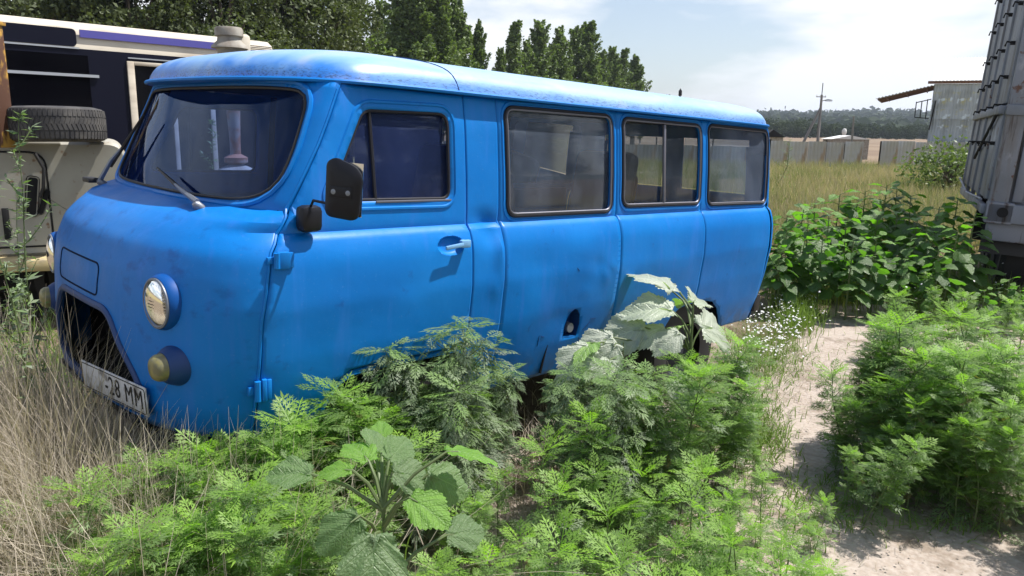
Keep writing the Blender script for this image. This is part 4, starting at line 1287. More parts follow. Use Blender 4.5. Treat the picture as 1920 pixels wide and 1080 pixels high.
sunflower('broad-leaved plant on a thick green stem in the centre foreground', tuple(B0), .70,
    [(d2(868, 846, 2.10), .15, -.05, -.25, 2), (d2(560, 893, 2.05), .12, -.15, .35, 1), (d2(640, 880, 2.05), .10, .1, -.3, 2), (d2(700, 835, 2.2), .10, .25, .5, 1), (d2(735, 862, 2.15), .11, -.3, .1, 1),
     (d2(752, 895, 2.1), .12, -.7, .3, 0), (d2(820, 905, 2.15), .15, -.8, .6, 3), (d2(680, 850, 2.12), .12, .4, .0, 2), (d2(790, 945, 2.0), .13, -.2, .9, 2), (d2(700, 1045, 1.85), .19, -.8, .1, 0),
     (d2(860, 1000, 2.2), .13, -.1, .1, 0), (d2(650, 985, 2.0), .14, -.3, -.3, 3), (d2(715, 812, 2.3), .08, .7, 0, 2)], .009, LS=BM)
# bed of big-leaved plants behind the van
def make_bedplant(seed, H=1.05):
    r_ = random.Random(seed)
    root = bpy.data.objects.new('broadleaf_weed', None); col.objects.link(root)
    st_ = MB(); tp = Vector((r_.gauss(0, .05), r_.gauss(0, .05), H)); st_.tube([(0, 0, 0), tp * .5, tp], [.012, .01, .005], 5)
    n = 25
    for k in range(n):
        f = .30 + .70 * (k / (n - 1)); az = k * 2.4 + r_.gauss(0, .3); up_ = f > .88
        L_ = r_.uniform(.12, .21) * (1.1 - .55 * max(0, f - .7) / .3)
        pl_ = .16 * (1.15 - f * .8); el = (.25 if up_ else -.25) + r_.gauss(0, .22)
        s0 = tp * f; a0 = s0 + Vector((math.cos(az) * pl_, math.sin(az) * pl_, pl_ * .35))
        st_.tube([s0, a0], [.005, .003], 4)
        leafobj(BB[2 if up_ and r_.random() < .8 else r_.choice((0, 0, 1, 3))], a0, az, el, L_, root, r_.gauss(0, .35))
    st_.build('stem', ML_stem, root)
    return root
bed = [make_bedplant(60 + i) for i in range(4)]
bl_ = [(1466, 402, .95), (1500, 385, 1.0), (1480, 425, .85), (1535, 378, 1.0), (1572, 362, 1.05), (1600, 372, 1.0), (1625, 356, 1.1), (1660, 345, 1.15), (1690, 352, 1.1), (1718, 366, 1.05),
       (1520, 410, .9), (1560, 402, .92), (1595, 405, .9), (1640, 395, .95), (1680, 392, .95), (1720, 398, .95), (1500, 445, .75), (1545, 440, .8), (1600, 445, .8), (1650, 440, .8), (1700, 440, .8), (1470, 460, .7), (1580, 470, .65), (1640, 475, .65), (1690, 480, .65)]
for i, (px, py, H) in enumerate(bl_):
    p = atz(px, py, H)
    put(bed[i % 4], (p.x, p.y, -.02), (H / 1.05,) * 3, 'sunlit broad-leaved weed in the green bed, %s row, %s part' % ('back' if py < 380 else 'middle' if py < 415 else 'front', 'left' if px < 1550 else 'centre' if px < 1645 else 'right'), 'weed', 'sunlit broad-leaved weeds in the bed behind the van')
for i, (px, py, H) in enumerate([(1752, 385, 1.0), (1790, 372, 1.05), (1822, 400, 1.0), (1745, 420, .9), (1785, 425, .9), (1768, 465, .75), (1820, 455, .7), (1850, 540, .45), (1890, 520, .5), (1915, 535, .45), (1800, 545, .4)]):
    p = atz(px, py, H)
    put(bed[i % 4], (p.x, p.y, -.02), (H / 1.05,) * 3, 'shaded broad-leaved weed by the container trailer, %s, %s' % ('behind' if py < 410 else 'midway' if py < 500 else 'in front', 'left' if px < 1780 else 'right'), 'weed', 'shaded broad-leaved weeds beside the container trailer')
p = atz(1785, 288, .9); hb2 = make_broad(334, 1.7, 1.0, 26, 90, .07, .05); hb2.name = 'bush'; p = at(1785, 300, 24); hb2.location = (p.x, p.y, -.2)
hb2.children[0].data.materials[0] = ML_bed if False else ML_pop
tag(hb2, 'bright green bush in the dry grass left of the container trailer', 'bush')

# ---- ragweed placement
tops('bush', [(360, 800, .64), (430, 785, .66), (490, 775, .66), (545, 772, .66), (600, 790, .64), (330, 850, .6), (455, 815, .62), (520, 815, .62), (590, 825, .6), (345, 818, .58), (395, 790, .62), (455, 775, .62), (520, 772, .62), (575, 778, .62), (300, 850, .55), (420, 850, .58), (500, 850, .6), (570, 850, .58), (640, 860, .56), (340, 905, .55)],
     'feathery ragweed by the van front wheel', 'feathery ragweed at the van front wheel')
tops('bush', [(300, 900, .58), (360, 880, .6), (440, 890, .6), (510, 895, .6), (600, 900, .56), (235, 965, .58), (350, 970, .6), (450, 975, .6), (540, 980, .6), (330, 1050, .62), (440, 1070, .64), (560, 1070, .6), (250, 935, .55), (400, 930, .56), (480, 920, .56), (560, 940, .55), (640, 950, .52), (210, 1000, .55), (310, 1010, .58), (420, 1020, .58), (530, 1010, .56), (620, 1040, .5), (260, 1090, .6), (380, 1110, .62), (500, 1110, .62), (600, 1130, .55), (780, 1110, .42), (850, 980, .38)],
     'feathery ragweed in the left foreground', 'feathery ragweed in the left foreground')
tops('grey', [(842, 648, .86), (808, 676, .80), (868, 705, .76), (748, 690, .80), (690, 712, .76), (650, 708, .72), (700, 760, .66), (780, 745, .72), (845, 770, .66), (870, 810, .56), (640, 770, .62), (740, 800, .62), (800, 820, .58), (590, 790, .6)],
     'grey ragweed against the van door bottom', 'grey ragweed under the van door')
tops('grey', [(1085, 690, .66), (1060, 730, .6), (1130, 700, .68), (1175, 712, .68), (1215, 690, .72), (1120, 745, .58), (1190, 748, .6), (1240, 720, .66)],
     'grey-green ragweed below the fuel flap of the van', 'grey ragweed below the fuel flap')
tops('bush', [(1275, 690, .70), (1310, 680, .66), (1340, 715, .52), (1290, 755, .55), (1375, 800, .34), (1320, 790, .42), (1190, 790, .46), (1225, 800, .42), (1440, 850, .22), (1345, 650, .64), (1372, 690, .52), (1318, 700, .6), (1385, 760, .36)],
     'dark ragweed near the van rear wheel', 'ragweed around the pale-leaved plant')
tops('thin', [(1380, 930, .36), (1440, 905, .3), (1480, 960, .3), (1535, 1010, .28), (1400, 1010, .4), (1470, 1060, .38), (1535, 940, .25), (1330, 900, .38), (1500, 1090, .34), (1560, 1070, .26), (1120, 800, .52), (1150, 790, .5), (1100, 900, .46), (1010, 860, .5), (1040, 940, .44), (940, 900, .42), (900, 955, .38), (960, 1010, .42), (1060, 1030, .42), (1140, 980, .44), (1190, 900, .44), (1240, 940, .42),
              (1210, 850, .42), (1300, 960, .40), (1160, 1060, .42), (1260, 1040, .40), (1350, 1020, .38), (1000, 1090, .42), (1100, 1110, .42), (1220, 1120, .42), (1330, 1110, .38), (1430, 1060, .34), (1290, 880, .38), (1380, 950, .34), (900, 1060, .4), (1480, 1010, .3), (1420, 985, .3), (1450, 1120, .34)],
     'young ragweed standing on pale concrete', 'young ragweed on the concrete in the foreground')
rb_ = [(1625, 650, 0.70), (1665, 640, 0.70), (1715, 645, 0.70), (1765, 600, 0.76), (1755, 650, 0.70), (1815, 655, 0.70), (1860, 650, 0.70), (1900, 620, 0.76), (1940, 615, 0.76),
       (1615, 710, 0.60), (1665, 705, 0.60), (1725, 700, 0.60), (1785, 705, 0.60), (1845, 705, 0.60), (1905, 690, 0.60), (1600, 775, 0.48), (1655, 775, 0.48), (1720, 770, 0.48), (1790, 770, 0.48), (1855, 770, 0.48), (1925, 760, 0.48),
       (1610, 840, 0.34), (1660, 845, 0.34), (1720, 850, 0.34), (1790, 855, 0.34), (1850, 850, 0.34), (1920, 850, 0.34), (1960, 700, 0.60), (1975, 800, 0.48)]
rb_ += [(1600, 700, .5), (1580, 760, .4), (1675, 675, .66), (1770, 665, .68), (1845, 672, .68), (1925, 665, .7), (1705, 735, .56), (1880, 760, .54), (1650, 815, .42), (1740, 810, .46), (1815, 815, .46), (1890, 815, .46), (1700, 625, .74), (1640, 645, .7), (1700, 625, 0.76), (1790, 615, 0.76), (1850, 625, 0.76), (1640, 668, 0.70), (1740, 680, 0.70), (1820, 690, 0.60), (1890, 660, 0.70), (1690, 735, 0.60), (1760, 735, 0.60), (1830, 735, 0.60), (1890, 735, 0.60), (1870, 800, 0.48), (1950, 850, 0.34), (1635, 800, 0.48)]
tops('bush', rb_, 'ragweed in the clump at the right edge', 'ragweed in the dense clump on the right')
tops('bush', [(1700, 560, .5), (1760, 545, .52), (1820, 560, .5), (1880, 570, .5), (1690, 600, .4), (1850, 600, .5), (1920, 560, .5), (1740, 520, .5)],
     'shaded ragweed between the right clump and the trailer', 'shaded ragweed in front of the trailer')
tops('thin', [(60, 830, .45), (120, 800, .42), (20, 800, .48), (150, 850, .38), (40, 900, .45), (100, 960, .4), (30, 1000, .45), (150, 1040, .4)],
     'ragweed mixed with dry grass in the left corner', 'ragweed in the lower left corner')
tops('grey', [(25, 500, .5), (60, 520, .4), (20, 560, .45)], 'dark ragweed beside the grey truck at the left edge', 'dark ragweed beside the grey truck')
tops('bush', [(430, 262, 1.3), (980, 262, 1.15)], 'green weed seen through the van windows', 'weeds behind the van')

tops('bush', [(2010, 700, .7), (2060, 760, .62), (2120, 700, .7), (2000, 850, .5), (2100, 850, .5), (2200, 780, .6)], 'ragweed beyond the right edge of the picture', 'ragweed beyond the right edge')
# ---- tall lanky weeds on the left
def make_lanky(seed, H):
    r_ = random.Random(seed)
    root = bpy.data.objects.new('mugwort', None); col.objects.link(root)
    sb = MB(); lv = PB()
    q = np.array([(0, 0, 0), (.45, -.13, -.02), (1, 0, -.15), (.45, .13, -.02)]), np.array([(0, 1, 2, 3)])
    pts = [Vector((0, 0, 0))]; d = Vector((r_.gauss(0, .05), r_.gauss(0, .05), 1))
    n = 34
    for k in range(n):
        d = (d + Vector((r_.gauss(0, .035), r_.gauss(0, .035), .05))).normalized(); pts.append(pts[-1] + d * H / n)
    sb.tube(pts, [.006 * (1 - .8 * i / n) for i in range(n + 1)], 5, cap=False)
    for k in range(4, n + 1):
        f = k / n; az = k * 2.4
        for j in range(3): lv.leaf(q, pts[k], az + j * .7, r_.uniform(-.3, .8), r_.uniform(.035, .075) * (1.25 - f * .6), r_.uniform(0, .5), r_.gauss(0, .5))
        if k % 2 == 0 and f > .3:
            bl = H * .20 * (1.15 - f) * r_.uniform(.5, 1.5)
            p = pts[k]; dd = Vector((math.cos(az) * .7, math.sin(az) * .7, .75)); bp_ = [p]
            for j in range(6):
                bp_.append(bp_[-1] + dd * bl / 6); dd.z += .1; dd.normalize()
                for m in range(3): lv.leaf(q, bp_[-1], r_.uniform(0, 6.3), r_.uniform(-.2, .9), r_.uniform(.02, .045), r_.uniform(0, .6), r_.gauss(0, .5))
            sb.tube(bp_, [.0025] * 6 + [.001], 3, cap=False)
    for j in range(14): lv.leaf(q, pts[-1 - j // 4], r_.uniform(0, 6.3), r_.uniform(0, 1.2), r_.uniform(.015, .035), r_.uniform(.2, .8))
    lv.build('foliage', ML_ragdull, root); sb.build('stem', ML_stem, root)
    return root
lk = [make_lanky(5 + i, 1.6) for i in range(2)]
for i, (px, py, d, lab) in enumerate([(57, 222, 3.2, 'tallest thin weed in front of the spare tyre'), (5, 290, 2.9, 'tall thin weed at the far left edge of the picture'), (28, 372, 3.5, 'thin weed leaning close to the far headlight of the van'),
  (412, 232, 5.6, 'weed with leafy stem seen through the windscreen'), (1463, 262, 26, 'lone green sapling in front of the fence left end')]):
    p = at(px, py, d)
    put(lk[i % 2], (p.x, p.y, 0), (p.z / 1.6 * (1 if i < 4 else 3),) * 2 + (p.z / 1.6,), lab, 'weed', None)

# ---- grasses
def gpx(n, x0, x1, y0, y1, z=0.):
    P_ = np.array([atz((x0 + x1) / 2 + (x1 - x0) * .30 * rng.normal(), (y0 + y1) / 2 + (y1 - y0) * .30 * rng.normal(), z)[:] for _ in range(n)]); P_[:, 2] = 0
    return P_
def blocked(P_):
    inside = (P_[:, 0] > .12) & (P_[:, 0] < 4.2) & (P_[:, 1] > -.86) & (P_[:, 1] < .86)
    return P_[~inside]
base = np.vstack([spread(6200, -.40, -.25, .26, .62), spread(1500, -.62, .85, .35, .6), spread(1500, -.25, -1.15, .35, .25)])
base = base[(base[:, 0] < .02) | (base[:, 1] < -1.1)]
base = np.vstack([base, spread(2600, -.36, .0, .11, .45)])
base = np.vstack([base, spread(1700, -.24, -.60, .13, .20), spread(500, .05, -1.05, .2, .06)])
base2 = spread(900, -.24, .02, .07, .34)
blades('dry_grass', base2, .95, .0042, MG_dry, .35, 7, 'tallest straw standing in front of the black grille opening', 'grass', 1.4)
blades('dry_grass', base, .72, .0045, MG_dry, .55, 6, 'tangle of dry grey-tan grass in front of the van nose', 'grass', 1.6)
base = np.vstack([spread(900, -.55, -.95, .35, .5), spread(700, -.75, -.2, .3, .4)])
blades('dry_grass', base, .38, .010, MG_dry, .9, 5, 'broad dead grass blades lying at the left edge', 'grass', 1.2)
base = np.vstack([spread(700, -.35, -1.1, .35, .25), spread(500, -1.0, .5, .2, .8)])
blades('green_grass', base, .40, .008, MG_green, .5, 5, 'green grass growing through the dry tangle at lower left', 'grass')
base = blocked(np.vstack([spread(500, 1.75, -.93, .55, .10), spread(500, 2.1, -1.05, .5, .15)]))
blades('dry_grass', base, .30, .0035, MG_dry, .9, 5, 'thin dry stalks under the van sill', 'grass', 1.5)
base = np.vstack([spread(900, 2.2, .0, 1.2, .6)]); base = base[(base[:, 0] > 1.4)]
blades('dry_grass', base, .16, .004, MG_dry, .8, 4, 'low dead grass in the shade under the van', 'grass', 1.4)
# branching dry stalks that stand up in front of the grille
ds = MB()
for k in range(46):
    x0, y0 = random.uniform(-.62, -.12), random.uniform(-.75, .75); Hh = random.uniform(.45, .85)
    dx, dy = random.gauss(-.03, .12), random.gauss(-.05, .15)
    pt = [Vector((x0 + dx * t * t, y0 + dy * t * t, Hh * t)) for t in np.linspace(0, 1, 7)]
    ds.tube(pt, [.0026 * (1 - .7 * i / 6) for i in range(7)], 4, cap=False)
    for j in range(5):
        q = pt[2 + j % 5]; a = random.uniform(0, 6.28); l_ = random.uniform(.06, .16)
        ds.tube([q, q + Vector((math.cos(a) * l_ * .4, math.sin(a) * l_ * .4, l_ * .7)), q + Vector((math.cos(a) * l_ * .6, math.sin(a) * l_ * .6, l_ * 1.2))], [.0014, .0011, .0006], 3, cap=False)
dso = ds.build('dry_stalks', mat('bleached_stalk', (.46, .40, .33), .8), None)
tag(dso, 'bleached branching stalks standing in front of the van grille', 'dry weed', None, 'stuff')
# golden field
pts_ = []
while len(pts_) < 52000:
    d = 11.5 + 36 * rng.uniform() ** 1.15; px = rng.uniform(900, 1990); lat = (px - 960) / FPX * d
    p = CAM + Vector((fw.x, fw.y, 0)).normalized() * d + Vector((RT.x, RT.y, 0)) * lat
    pts_.append((p.x, p.y, -.05 + hterr(p.x, p.y)))
blades('golden_grass', pts_, .62, .016, MG_gold, .28, 2, 'golden dry meadow between the green bed and the fence', 'grass')
idx = rng.choice(52000, 9000)
blades('green_grass', np.array(pts_)[idx], .50, .02, MG_green, .3, 2, 'green tufts mixed into the golden meadow', 'grass')
# green tufts by the path
base = np.vstack([gpx(1500, 1540, 1640, 520, 570)])
blades('green_grass', base, .38, .006, grassmat('yellow_green_grass', (.16, .22, .04), (.30, .34, .08), .4), .55, 5, 'yellow-green grass tuft at the end of the path', 'grass', 1.2)
base = np.vstack([gpx(1300, 1465, 1530, 560, 625), gpx(600, 1450, 1500, 540, 600)])
blades('green_grass', base, .26, .006, MG_green, .45, 5, 'fresh green grass tuft right of the van tail', 'grass', 1.2)
base = gpx(2600, 1450, 1760, 500, 560)
blades('green_grass', base, .42, .006, MG_green, .3, 4, 'thin grass stalks at the front of the green bed', 'grass', .8)
base = gpx(1800, 1640, 1920, 520, 600)
blades('green_grass', base, .30, .006, MG_green, .4, 4, 'shaded grass between path end and trailer', 'grass', .8)
base = np.vstack([gpx(1600, 1350, 1500, 620, 720), gpx(500, 1280, 1460, 800, 860), gpx(380, 1420, 1640, 890, 1000), gpx(120, 1640, 1900, 960, 1010), gpx(900, 1370, 1470, 740, 880), gpx(300, 1560, 1640, 650, 860)])
blades('low_weeds', base, .09, .006, MG_green, .9, 4, 'low creeping weeds along the edges of the concrete', 'weed', 1.8)
base = np.vstack([gpx(1500, 820, 1300, 880, 960), gpx(700, 860, 1500, 980, 1079), gpx(500, 1380, 1560, 640, 780)])
blades('dead_litter', base, .06, .003, MG_dry, 1.5, 3, 'scattered dead straw lying on the concrete', 'straw', 2)
p_ = [(x, y, 0) for x in np.arange(-1.5, 9, .5) for y in np.arange(1.5, 3.0, .3)]
base = np.array(p_)[rng.choice(len(p_), 4200)] + rng.normal(0, .2, (4200, 3)) * (1, 1, 0)
blades('green_grass', base, .45, .010, MG_green, .5, 3, 'tall grass in the gap behind the van', 'grass')

# pebbles
V = []; F = []
for p in np.vstack([gpx(900, 1400, 1650, 580, 860), gpx(260, 1480, 1920, 940, 1079), gpx(300, 850, 1400, 880, 1079)]):
    rr = abs(random.gauss(0, .003)) + .0015; n = len(V); a0 = random.uniform(0, 6)
    for k in range(5): V.append((p[0] + rr * math.cos(a0 + k * 1.257), p[1] + rr * math.sin(a0 + k * 1.257), .012))
    V.append((p[0], p[1], .012 + rr * .6)); F += [(n + k, n + (k + 1) % 5, n + 5) for k in range(5)]
pbl = mesh('pebbles', V, F, mat('pebble_stone', (.30, .26, .22), .9), None, False)
tag(pbl, 'small loose stones scattered on the pale path', 'stones', None, 'stuff')
# daisies
def daisies(label, P_, h, r=.011, name='daisy_patch'):
    V = []; F = []
    for x, y, _ in P_:
        hh = h * random.uniform(.5, 1.1); a = random.uniform(0, 6); t = Vector((random.gauss(0, .5), random.gauss(0, .5), 1)).normalized()
        M = t.to_track_quat('Z', 'Y').to_matrix(); n = len(V)
        V.append(Vector((x, y, hh)) + M @ Vector((0, 0, .004)))
        for k in range(10):
            rr = r * (1 if k % 2 else .72) * random.uniform(.85, 1.1)
            V.append(Vector((x, y, hh)) + M @ Vector((rr * math.cos(k * PI / 5), rr * math.sin(k * PI / 5), 0)))
        F += [(n, n + 1 + k, n + 1 + (k + 1) % 10) for k in range(10)]
    o = mesh(name, V, F, M_white, None, False)
    tag(o, label, 'flowers', None, 'stuff')
    blades('daisy_stems', np.array(P_), h * 1.05, .003, MG_green, .12, 3, 'thin stems of the ' + label.split(' ', 1)[1], 'flowers', .4)
daisies('small white daisies along the path at the van tail', np.vstack([gpx(330, 1385, 1500, 600, 690), gpx(190, 1455, 1530, 540, 620)]), .20)
daisies('few white daisies beside the plant at the rear wheel', gpx(34, 1190, 1330, 800, 850), .22)
daisies('white daisies in the trailer shade', gpx(60, 1640, 1880, 560, 620), .40)
# loose dark knob and small woody debris on the right
MB().tube([(2.76, -2.44, .01), (2.80, -2.46, .035), (2.86, -2.45, .03)], .018, 8).build('loose_knob', M_black)
tag(bpy.data.objects['loose_knob'], 'small dark object lying on the concrete by the right clump', 'debris')
tw = MB(); tw.tube([at(1432, 712, 5.2) * 1, at(1450, 800, 5.0), at(1420, 850, 4.9)], .004, 5)

# ================================================================== BUS
M_cream = mat('bus_cream', (0.62, 0.56, 0.46), .4)
setc(M_cream, mixc(M_cream, nfac(M_cream, coords(M_cream, scale=(.3, 1, 1)), 6, 6, .45, .7), (0.64, 0.58, 0.48), (0.45, 0.39, 0.31)))
M_navy = mat('bus_navy', (0.003, 0.004, 0.015), .45, spec=.2)
M_purple = mat('bus_stripe', (0.09, 0.085, 0.36), .4)
M_bglass = mat('bus_dark_glass', (0.002, 0.002, 0.004), .10, spec=.12)
M_silver = mat('silver_trim', (.42, .45, .5), .4, metal=.3)
bus = empty('bus', 'cream bus with dark windows and a blue stripe behind the van, at the left', 'bus', (0, 7.6, 0))
BX0, BX1 = -2.2, 5.05
bm_ = MB()
prof = [(0, .35), (0, 2.45), (.01, 2.62), (.03, 2.80), (.08, 2.93), (.20, 3.0), (.5, 3.04), (1.25, 3.07), (2.0, 3.04), (2.3, 3.0), (2.42, 2.93), (2.5, 2.6), (2.5, .35)]
V_ = [(BX0, y, z) for y, z in prof] + [(BX1, y, z) for y, z in prof]; n_ = len(prof)
F_ = [(i, i + 1, n_ + i + 1, n_ + i)[::-1] for i in range(n_ - 1)] + [tuple(range(n_)), tuple(range(n_, 2 * n_))[::-1]]
bm_.add(V_, F_); bm_.build('body', M_cream, bus, True, 30)
def blk(name, x0, x1, z0, z1, mt, y=-.012, d=.02, bev=.0, parent=None):
    return MB().box(((x0 + x1) / 2, y, (z0 + z1) / 2), (x1 - x0, d, z1 - z0), bev).build(name, mt, parent or bus, bev > 0)
blk('window_band', BX0, BX1, 1.0, 2.66, M_navy, -.004)
wpx = [(-2.1, -1.0), (-.95, .15), (.20, 1.35), (1.40, 2.44)]
for x0, x1 in wpx: blk('window_pane', x0 + .03, x1 - .03, 1.12, 2.58, M_bglass, -.020, .012)
blk('blue_stripe', 2.35, 4.25, 2.805, 2.90, M_purple, .012, .03)
rp_ = roundpoly([(BX0, 2.685), (2.30, 2.685), (2.30, 2.90), (BX0, 2.90)], .06)
V_ = [(x, -.012, z) for x, z in rp_] + [(x, .02, z) for x, z in rp_]; n_ = len(rp_)
MB().add(V_, [tuple(range(n_))] + [(i, n_ + i, n_ + (i + 1) % n_, (i + 1) % n_) for i in range(n_)]).build('route_board', M_navy, bus, False)
blk('board_rim', BX0, 2.32, 2.655, 2.675, M_silver, -.018)
blk('window_rail', -2.0, 2.52, 2.31, 2.345, M_silver, -.035)
for k in range(6): blk('vent_slat', 4.27, 5.0, 2.79 + k * .022, 2.80 + k * .022, M_bglass, .004, .03)
# door with pale frame
dr = blk('door', 2.95, 4.0, .45, 2.50, M_bglass, -.02, .012)
for x0, x1, z0, z1 in ((2.88, 2.97, .4, 2.55), (3.98, 4.05, .4, 2.55), (2.97, 3.98, 2.50, 2.55), (3.44, 3.50, .5, 2.5)):
    blk('door_frame', x0, x1, z0, z1, M_cream, -.03, .03, .006, dr)
blk('door_rail', 2.90, 4.6, 2.585, 2.60, M_silver, -.03)
for x, d_ in ((-1.2, 0), (4.5, 0)):
    wh = MB().lathe([(.24, .02), (.2, .05), (.05, .05)], 24, Matrix.Translation((x, .12, .48)) @ Matrix.Rotation(PI / 2, 4, 'X'), True).build('wheel', M_grey, bus)
    MB().lathe([(.24, -.12), (.44, -.12), (.48, -.06), (.48, .06), (.44, .10), (.24, .10)], 32, Matrix.Translation((x, .12, .48)) @ Matrix.Rotation(PI / 2, 4, 'X')).build('tyre', Mtyre, wh)

# ================================================================== GREY TRUCK BODY, TYRE, POST, PIPE
M_tr = mat('truck_grey', (0.36, 0.34, 0.28), .55)
v = coords(M_tr)
c = mixc(M_tr, nfac(M_tr, v, 2.5, 6, .4, .7), (0.37, 0.36, 0.31), (0.30, 0.28, 0.23))
c = mixc(M_tr, nfac(M_tr, v, 14, 8, .62, .70), c, (0.20, 0.12, 0.07))
setc(M_tr, c)
M_yel = mat('faded_yellow_paint', (0.50, 0.40, 0.20), .6)
setc(M_yel, mixc(M_yel, nfac(M_yel, coords(M_yel), 5, 8, .45, .62), (0.52, 0.42, 0.21), (0.30, 0.25, 0.17)))
M_rust = mat('rusty_yellow_steel', (0.2, 0.1, 0.04), .8)
setc(M_rust, mixc(M_rust, nfac(M_rust, coords(M_rust, scale=(1, 1, .5)), 8, 8, .50, .56), (0.085, 0.035, 0.018), (0.42, 0.24, 0.04)))
TA, TB = at(-90, 268, 6.0), at(206, 262, 6.5)
ux = (TB - TA); ux.z = 0; tl = ux.length; ux.normalize()
truck = empty('truck_body', 'grey-beige rounded truck body under the loose tyre at the left edge', 'truck', (TA.x, TA.y, 0), math.atan2(ux.y, ux.x))
TH = (TA.z + TB.z) / 2
rp_ = roundpoly([(0, .62), (tl + .12, .62), (tl + .12, TH), (0, TH)], [.02, .03, .16, .02], 7)
V_ = []; F_ = []; n_ = len(rp_)
for dy, sc in ((.03, .0), (0, .03), (0, .0)):
    pass
for k, (dy, ins) in enumerate(((0, .025), (.025, 0), (1.9, 0), (1.925, .025))):
    q = shrink(rp_, ins) if ins else rp_
    V_ += [(x, dy, z) for x, z in q]
    if k: F_ += [((k - 1) * n_ + i, (k - 1) * n_ + (i + 1) % n_, k * n_ + (i + 1) % n_, k * n_ + i)[::-1] for i in range(n_)]
F_ += [tuple(range(n_)), tuple(3 * n_ + i for i in range(n_))[::-1]]
MB().add(V_, F_).build('body', M_tr, truck, True, 40)
hp = roundpoly([(.05, .70), (tl * .56, .70), (tl * .56, TH - .085), (.05, TH - .085)], [.05, .05, .14, .05], 7)
MB().tube([(x, -.002, z) for x, z in hp], .007, 6, True).build('hatch_seam', M_dkblue if False else M_under, truck)
V_ = [(x, -.008, z) for x, z in shrink(hp, .012)]
mesh('hatch', V_, [tuple(range(len(V_)))], M_tr, truck, False)
MB().box((tl * .36, -.01, TH - .015), (tl * .62, .05, .03), .01).build('top_rail', M_tr, truck)
MB().box((tl * .45, -.004, TH - .45), (.10, .02, .34), .03, Matrix.Rotation(.14, 4, 'Y')).box((tl * .52, -.006, TH - .50), (.05, .02, .22), .02, Matrix.Rotation(.35, 4, 'Y')).build('torn_opening', M_under, truck)
MB().tube([(tl * .50, -.03, TH - .10), (tl * .545, -.04, TH - .22), (tl * .53, -.04, TH - .38), (tl * .50, -.03, TH - .46)], .014, 7).build('cable', M_black, truck)
for x in (.20, .30): MB().box((x, -.01, .90), (.05, .02, .26), .006).build('air_slot', M_under, truck)
MB().box((tl * .45, -.10, .57), (tl * 1.05, .26, .10), .02, Matrix.Rotation(.02, 4, 'Y')).build('yellow_ledge', M_yel, truck)
MB().box((tl * .5, .9, .42), (tl, 1.5, .25)).build('frame', M_under, truck, False)
for x in (.25, tl - .3): MB().lathe([(.0, 0), (.3, 0), (.38, .05), (.38, .22), (.3, .25)], 28, Matrix.Translation((x, .35, .38)) @ Matrix.Rotation(PI / 2, 4, 'X')).build('wheel', Mtyre, truck)

def tyre(name, label, c_, R, Wd, tilt=0., parent=None):
    root = empty(name, label, 'tyre', c_)
    pr_ = [(R * .60, -Wd * .32), (R * .62, -Wd * .5), (R * .80, -Wd * .56), (R * .94, -Wd * .50), (R * .985, -Wd * .40), (R * .99, 0), (R * .985, Wd * .40), (R * .94, Wd * .50), (R * .80, Wd * .56), (R * .62, Wd * .5), (R * .60, Wd * .32)]
    MB().lathe(pr_, 64).build('carcass', M_tyrew, root)
    bl = MB(); nb = 68
    for k in range(nb):
        a = 2 * PI * k / nb
        for z0, z1, sk in ((-.46, -.24, .05), (-.20, .0, -.5), (.0, .20, .5), (.24, .46, -.05)):
            w_ = 2 * PI / nb * .74; V = []
            for zz, s_ in ((z0, 0), (z1, sk)):
                for aa in (a + s_ * 2 * PI / nb, a + s_ * 2 * PI / nb + w_):
                    ro = R * (.985 if abs(zz) > .4 else 1.0)
                    for rr in (R * .97, ro): V.append((rr * math.cos(aa), rr * math.sin(aa), zz * Wd))
            bl.add(V, [(1, 5, 7, 3), (0, 1, 3, 2), (4, 6, 7, 5), (0, 4, 5, 1), (2, 3, 7, 6)])
    t_ = bl.build('tread', M_tyrew, root, False); t_['kind'] = 'stuff'
    root.rotation_euler = (tilt, 0, 0)
    return root
M_tyrew = mat('worn_tyre', (0.045, 0.043, 0.043), .75)
setc(M_tyrew, mixc(M_tyrew, nfac(M_tyrew, coords(M_tyrew), 9, 5, .4, .7), (0.035, 0.034, 0.036), (0.085, 0.08, 0.075)))
tc_ = at(104, 238, 6.25); tc_.z = TH + .135
tyre('loose_tyre', 'worn black tyre lying flat on the grey truck body', tc_, .375, .25, -.03)
pp = at(8, 250, 5.95)
po = MB().box((0, .0, .45), (.14, .12, .95), .012).box((.0, 0, .91), (.17, .15, .03), .005).box((.062, .03, .45), (.03, .16, .95), .004).build('rusty_post', M_rust)
po.location = (pp.x - .02, pp.y, TH); po.rotation_euler = (0, 0, .6)
po.location.z = TH - .02
tag(po, 'rusty steel post with yellow paint left of the tyre', 'post')
# standpipe behind the cab
M_conc = mat('grey_cement', (0.34, 0.32, 0.28), .9)
setc(M_conc, mixc(M_conc, nfac(M_conc, coords(M_conc), 8, 8, .4, .65), (0.36, 0.34, 0.30), (0.22, 0.19, 0.16)))
M_salmon = mat('faded_red_paint', (0.35, 0.16, 0.09), .7)
setc(M_salmon, mixc(M_salmon, nfac(M_salmon, coords(M_salmon), 9, 6, .45, .6), (0.34, 0.15, 0.09), (0.36, 0.32, 0.28)))
sp_ = at(430, 75, 6.4)
pipe = empty('standpipe', 'grey flanged pipe top sticking up behind the van cab roof', 'pipe', (sp_.x, sp_.y, 0))
zt = sp_.z + .10
MB().lathe([(.01, zt), (.105, zt), (.115, zt - .02), (.115, zt - .07), (.095, zt - .08), (.10, zt - .11), (.145, zt - .15), (.15, zt - .17), (.11, zt - .175), (.10, zt - .20), (.10, zt - .50)], 28).build('cap', M_conc, pipe)
MB().lathe([(.065, zt - .5), (.045, zt - .95), (.045, zt - 1.05), (.10, zt - 1.08), (.10, zt - 1.12), (.04, zt - 1.15)], 20).build('cone', M_salmon, pipe)
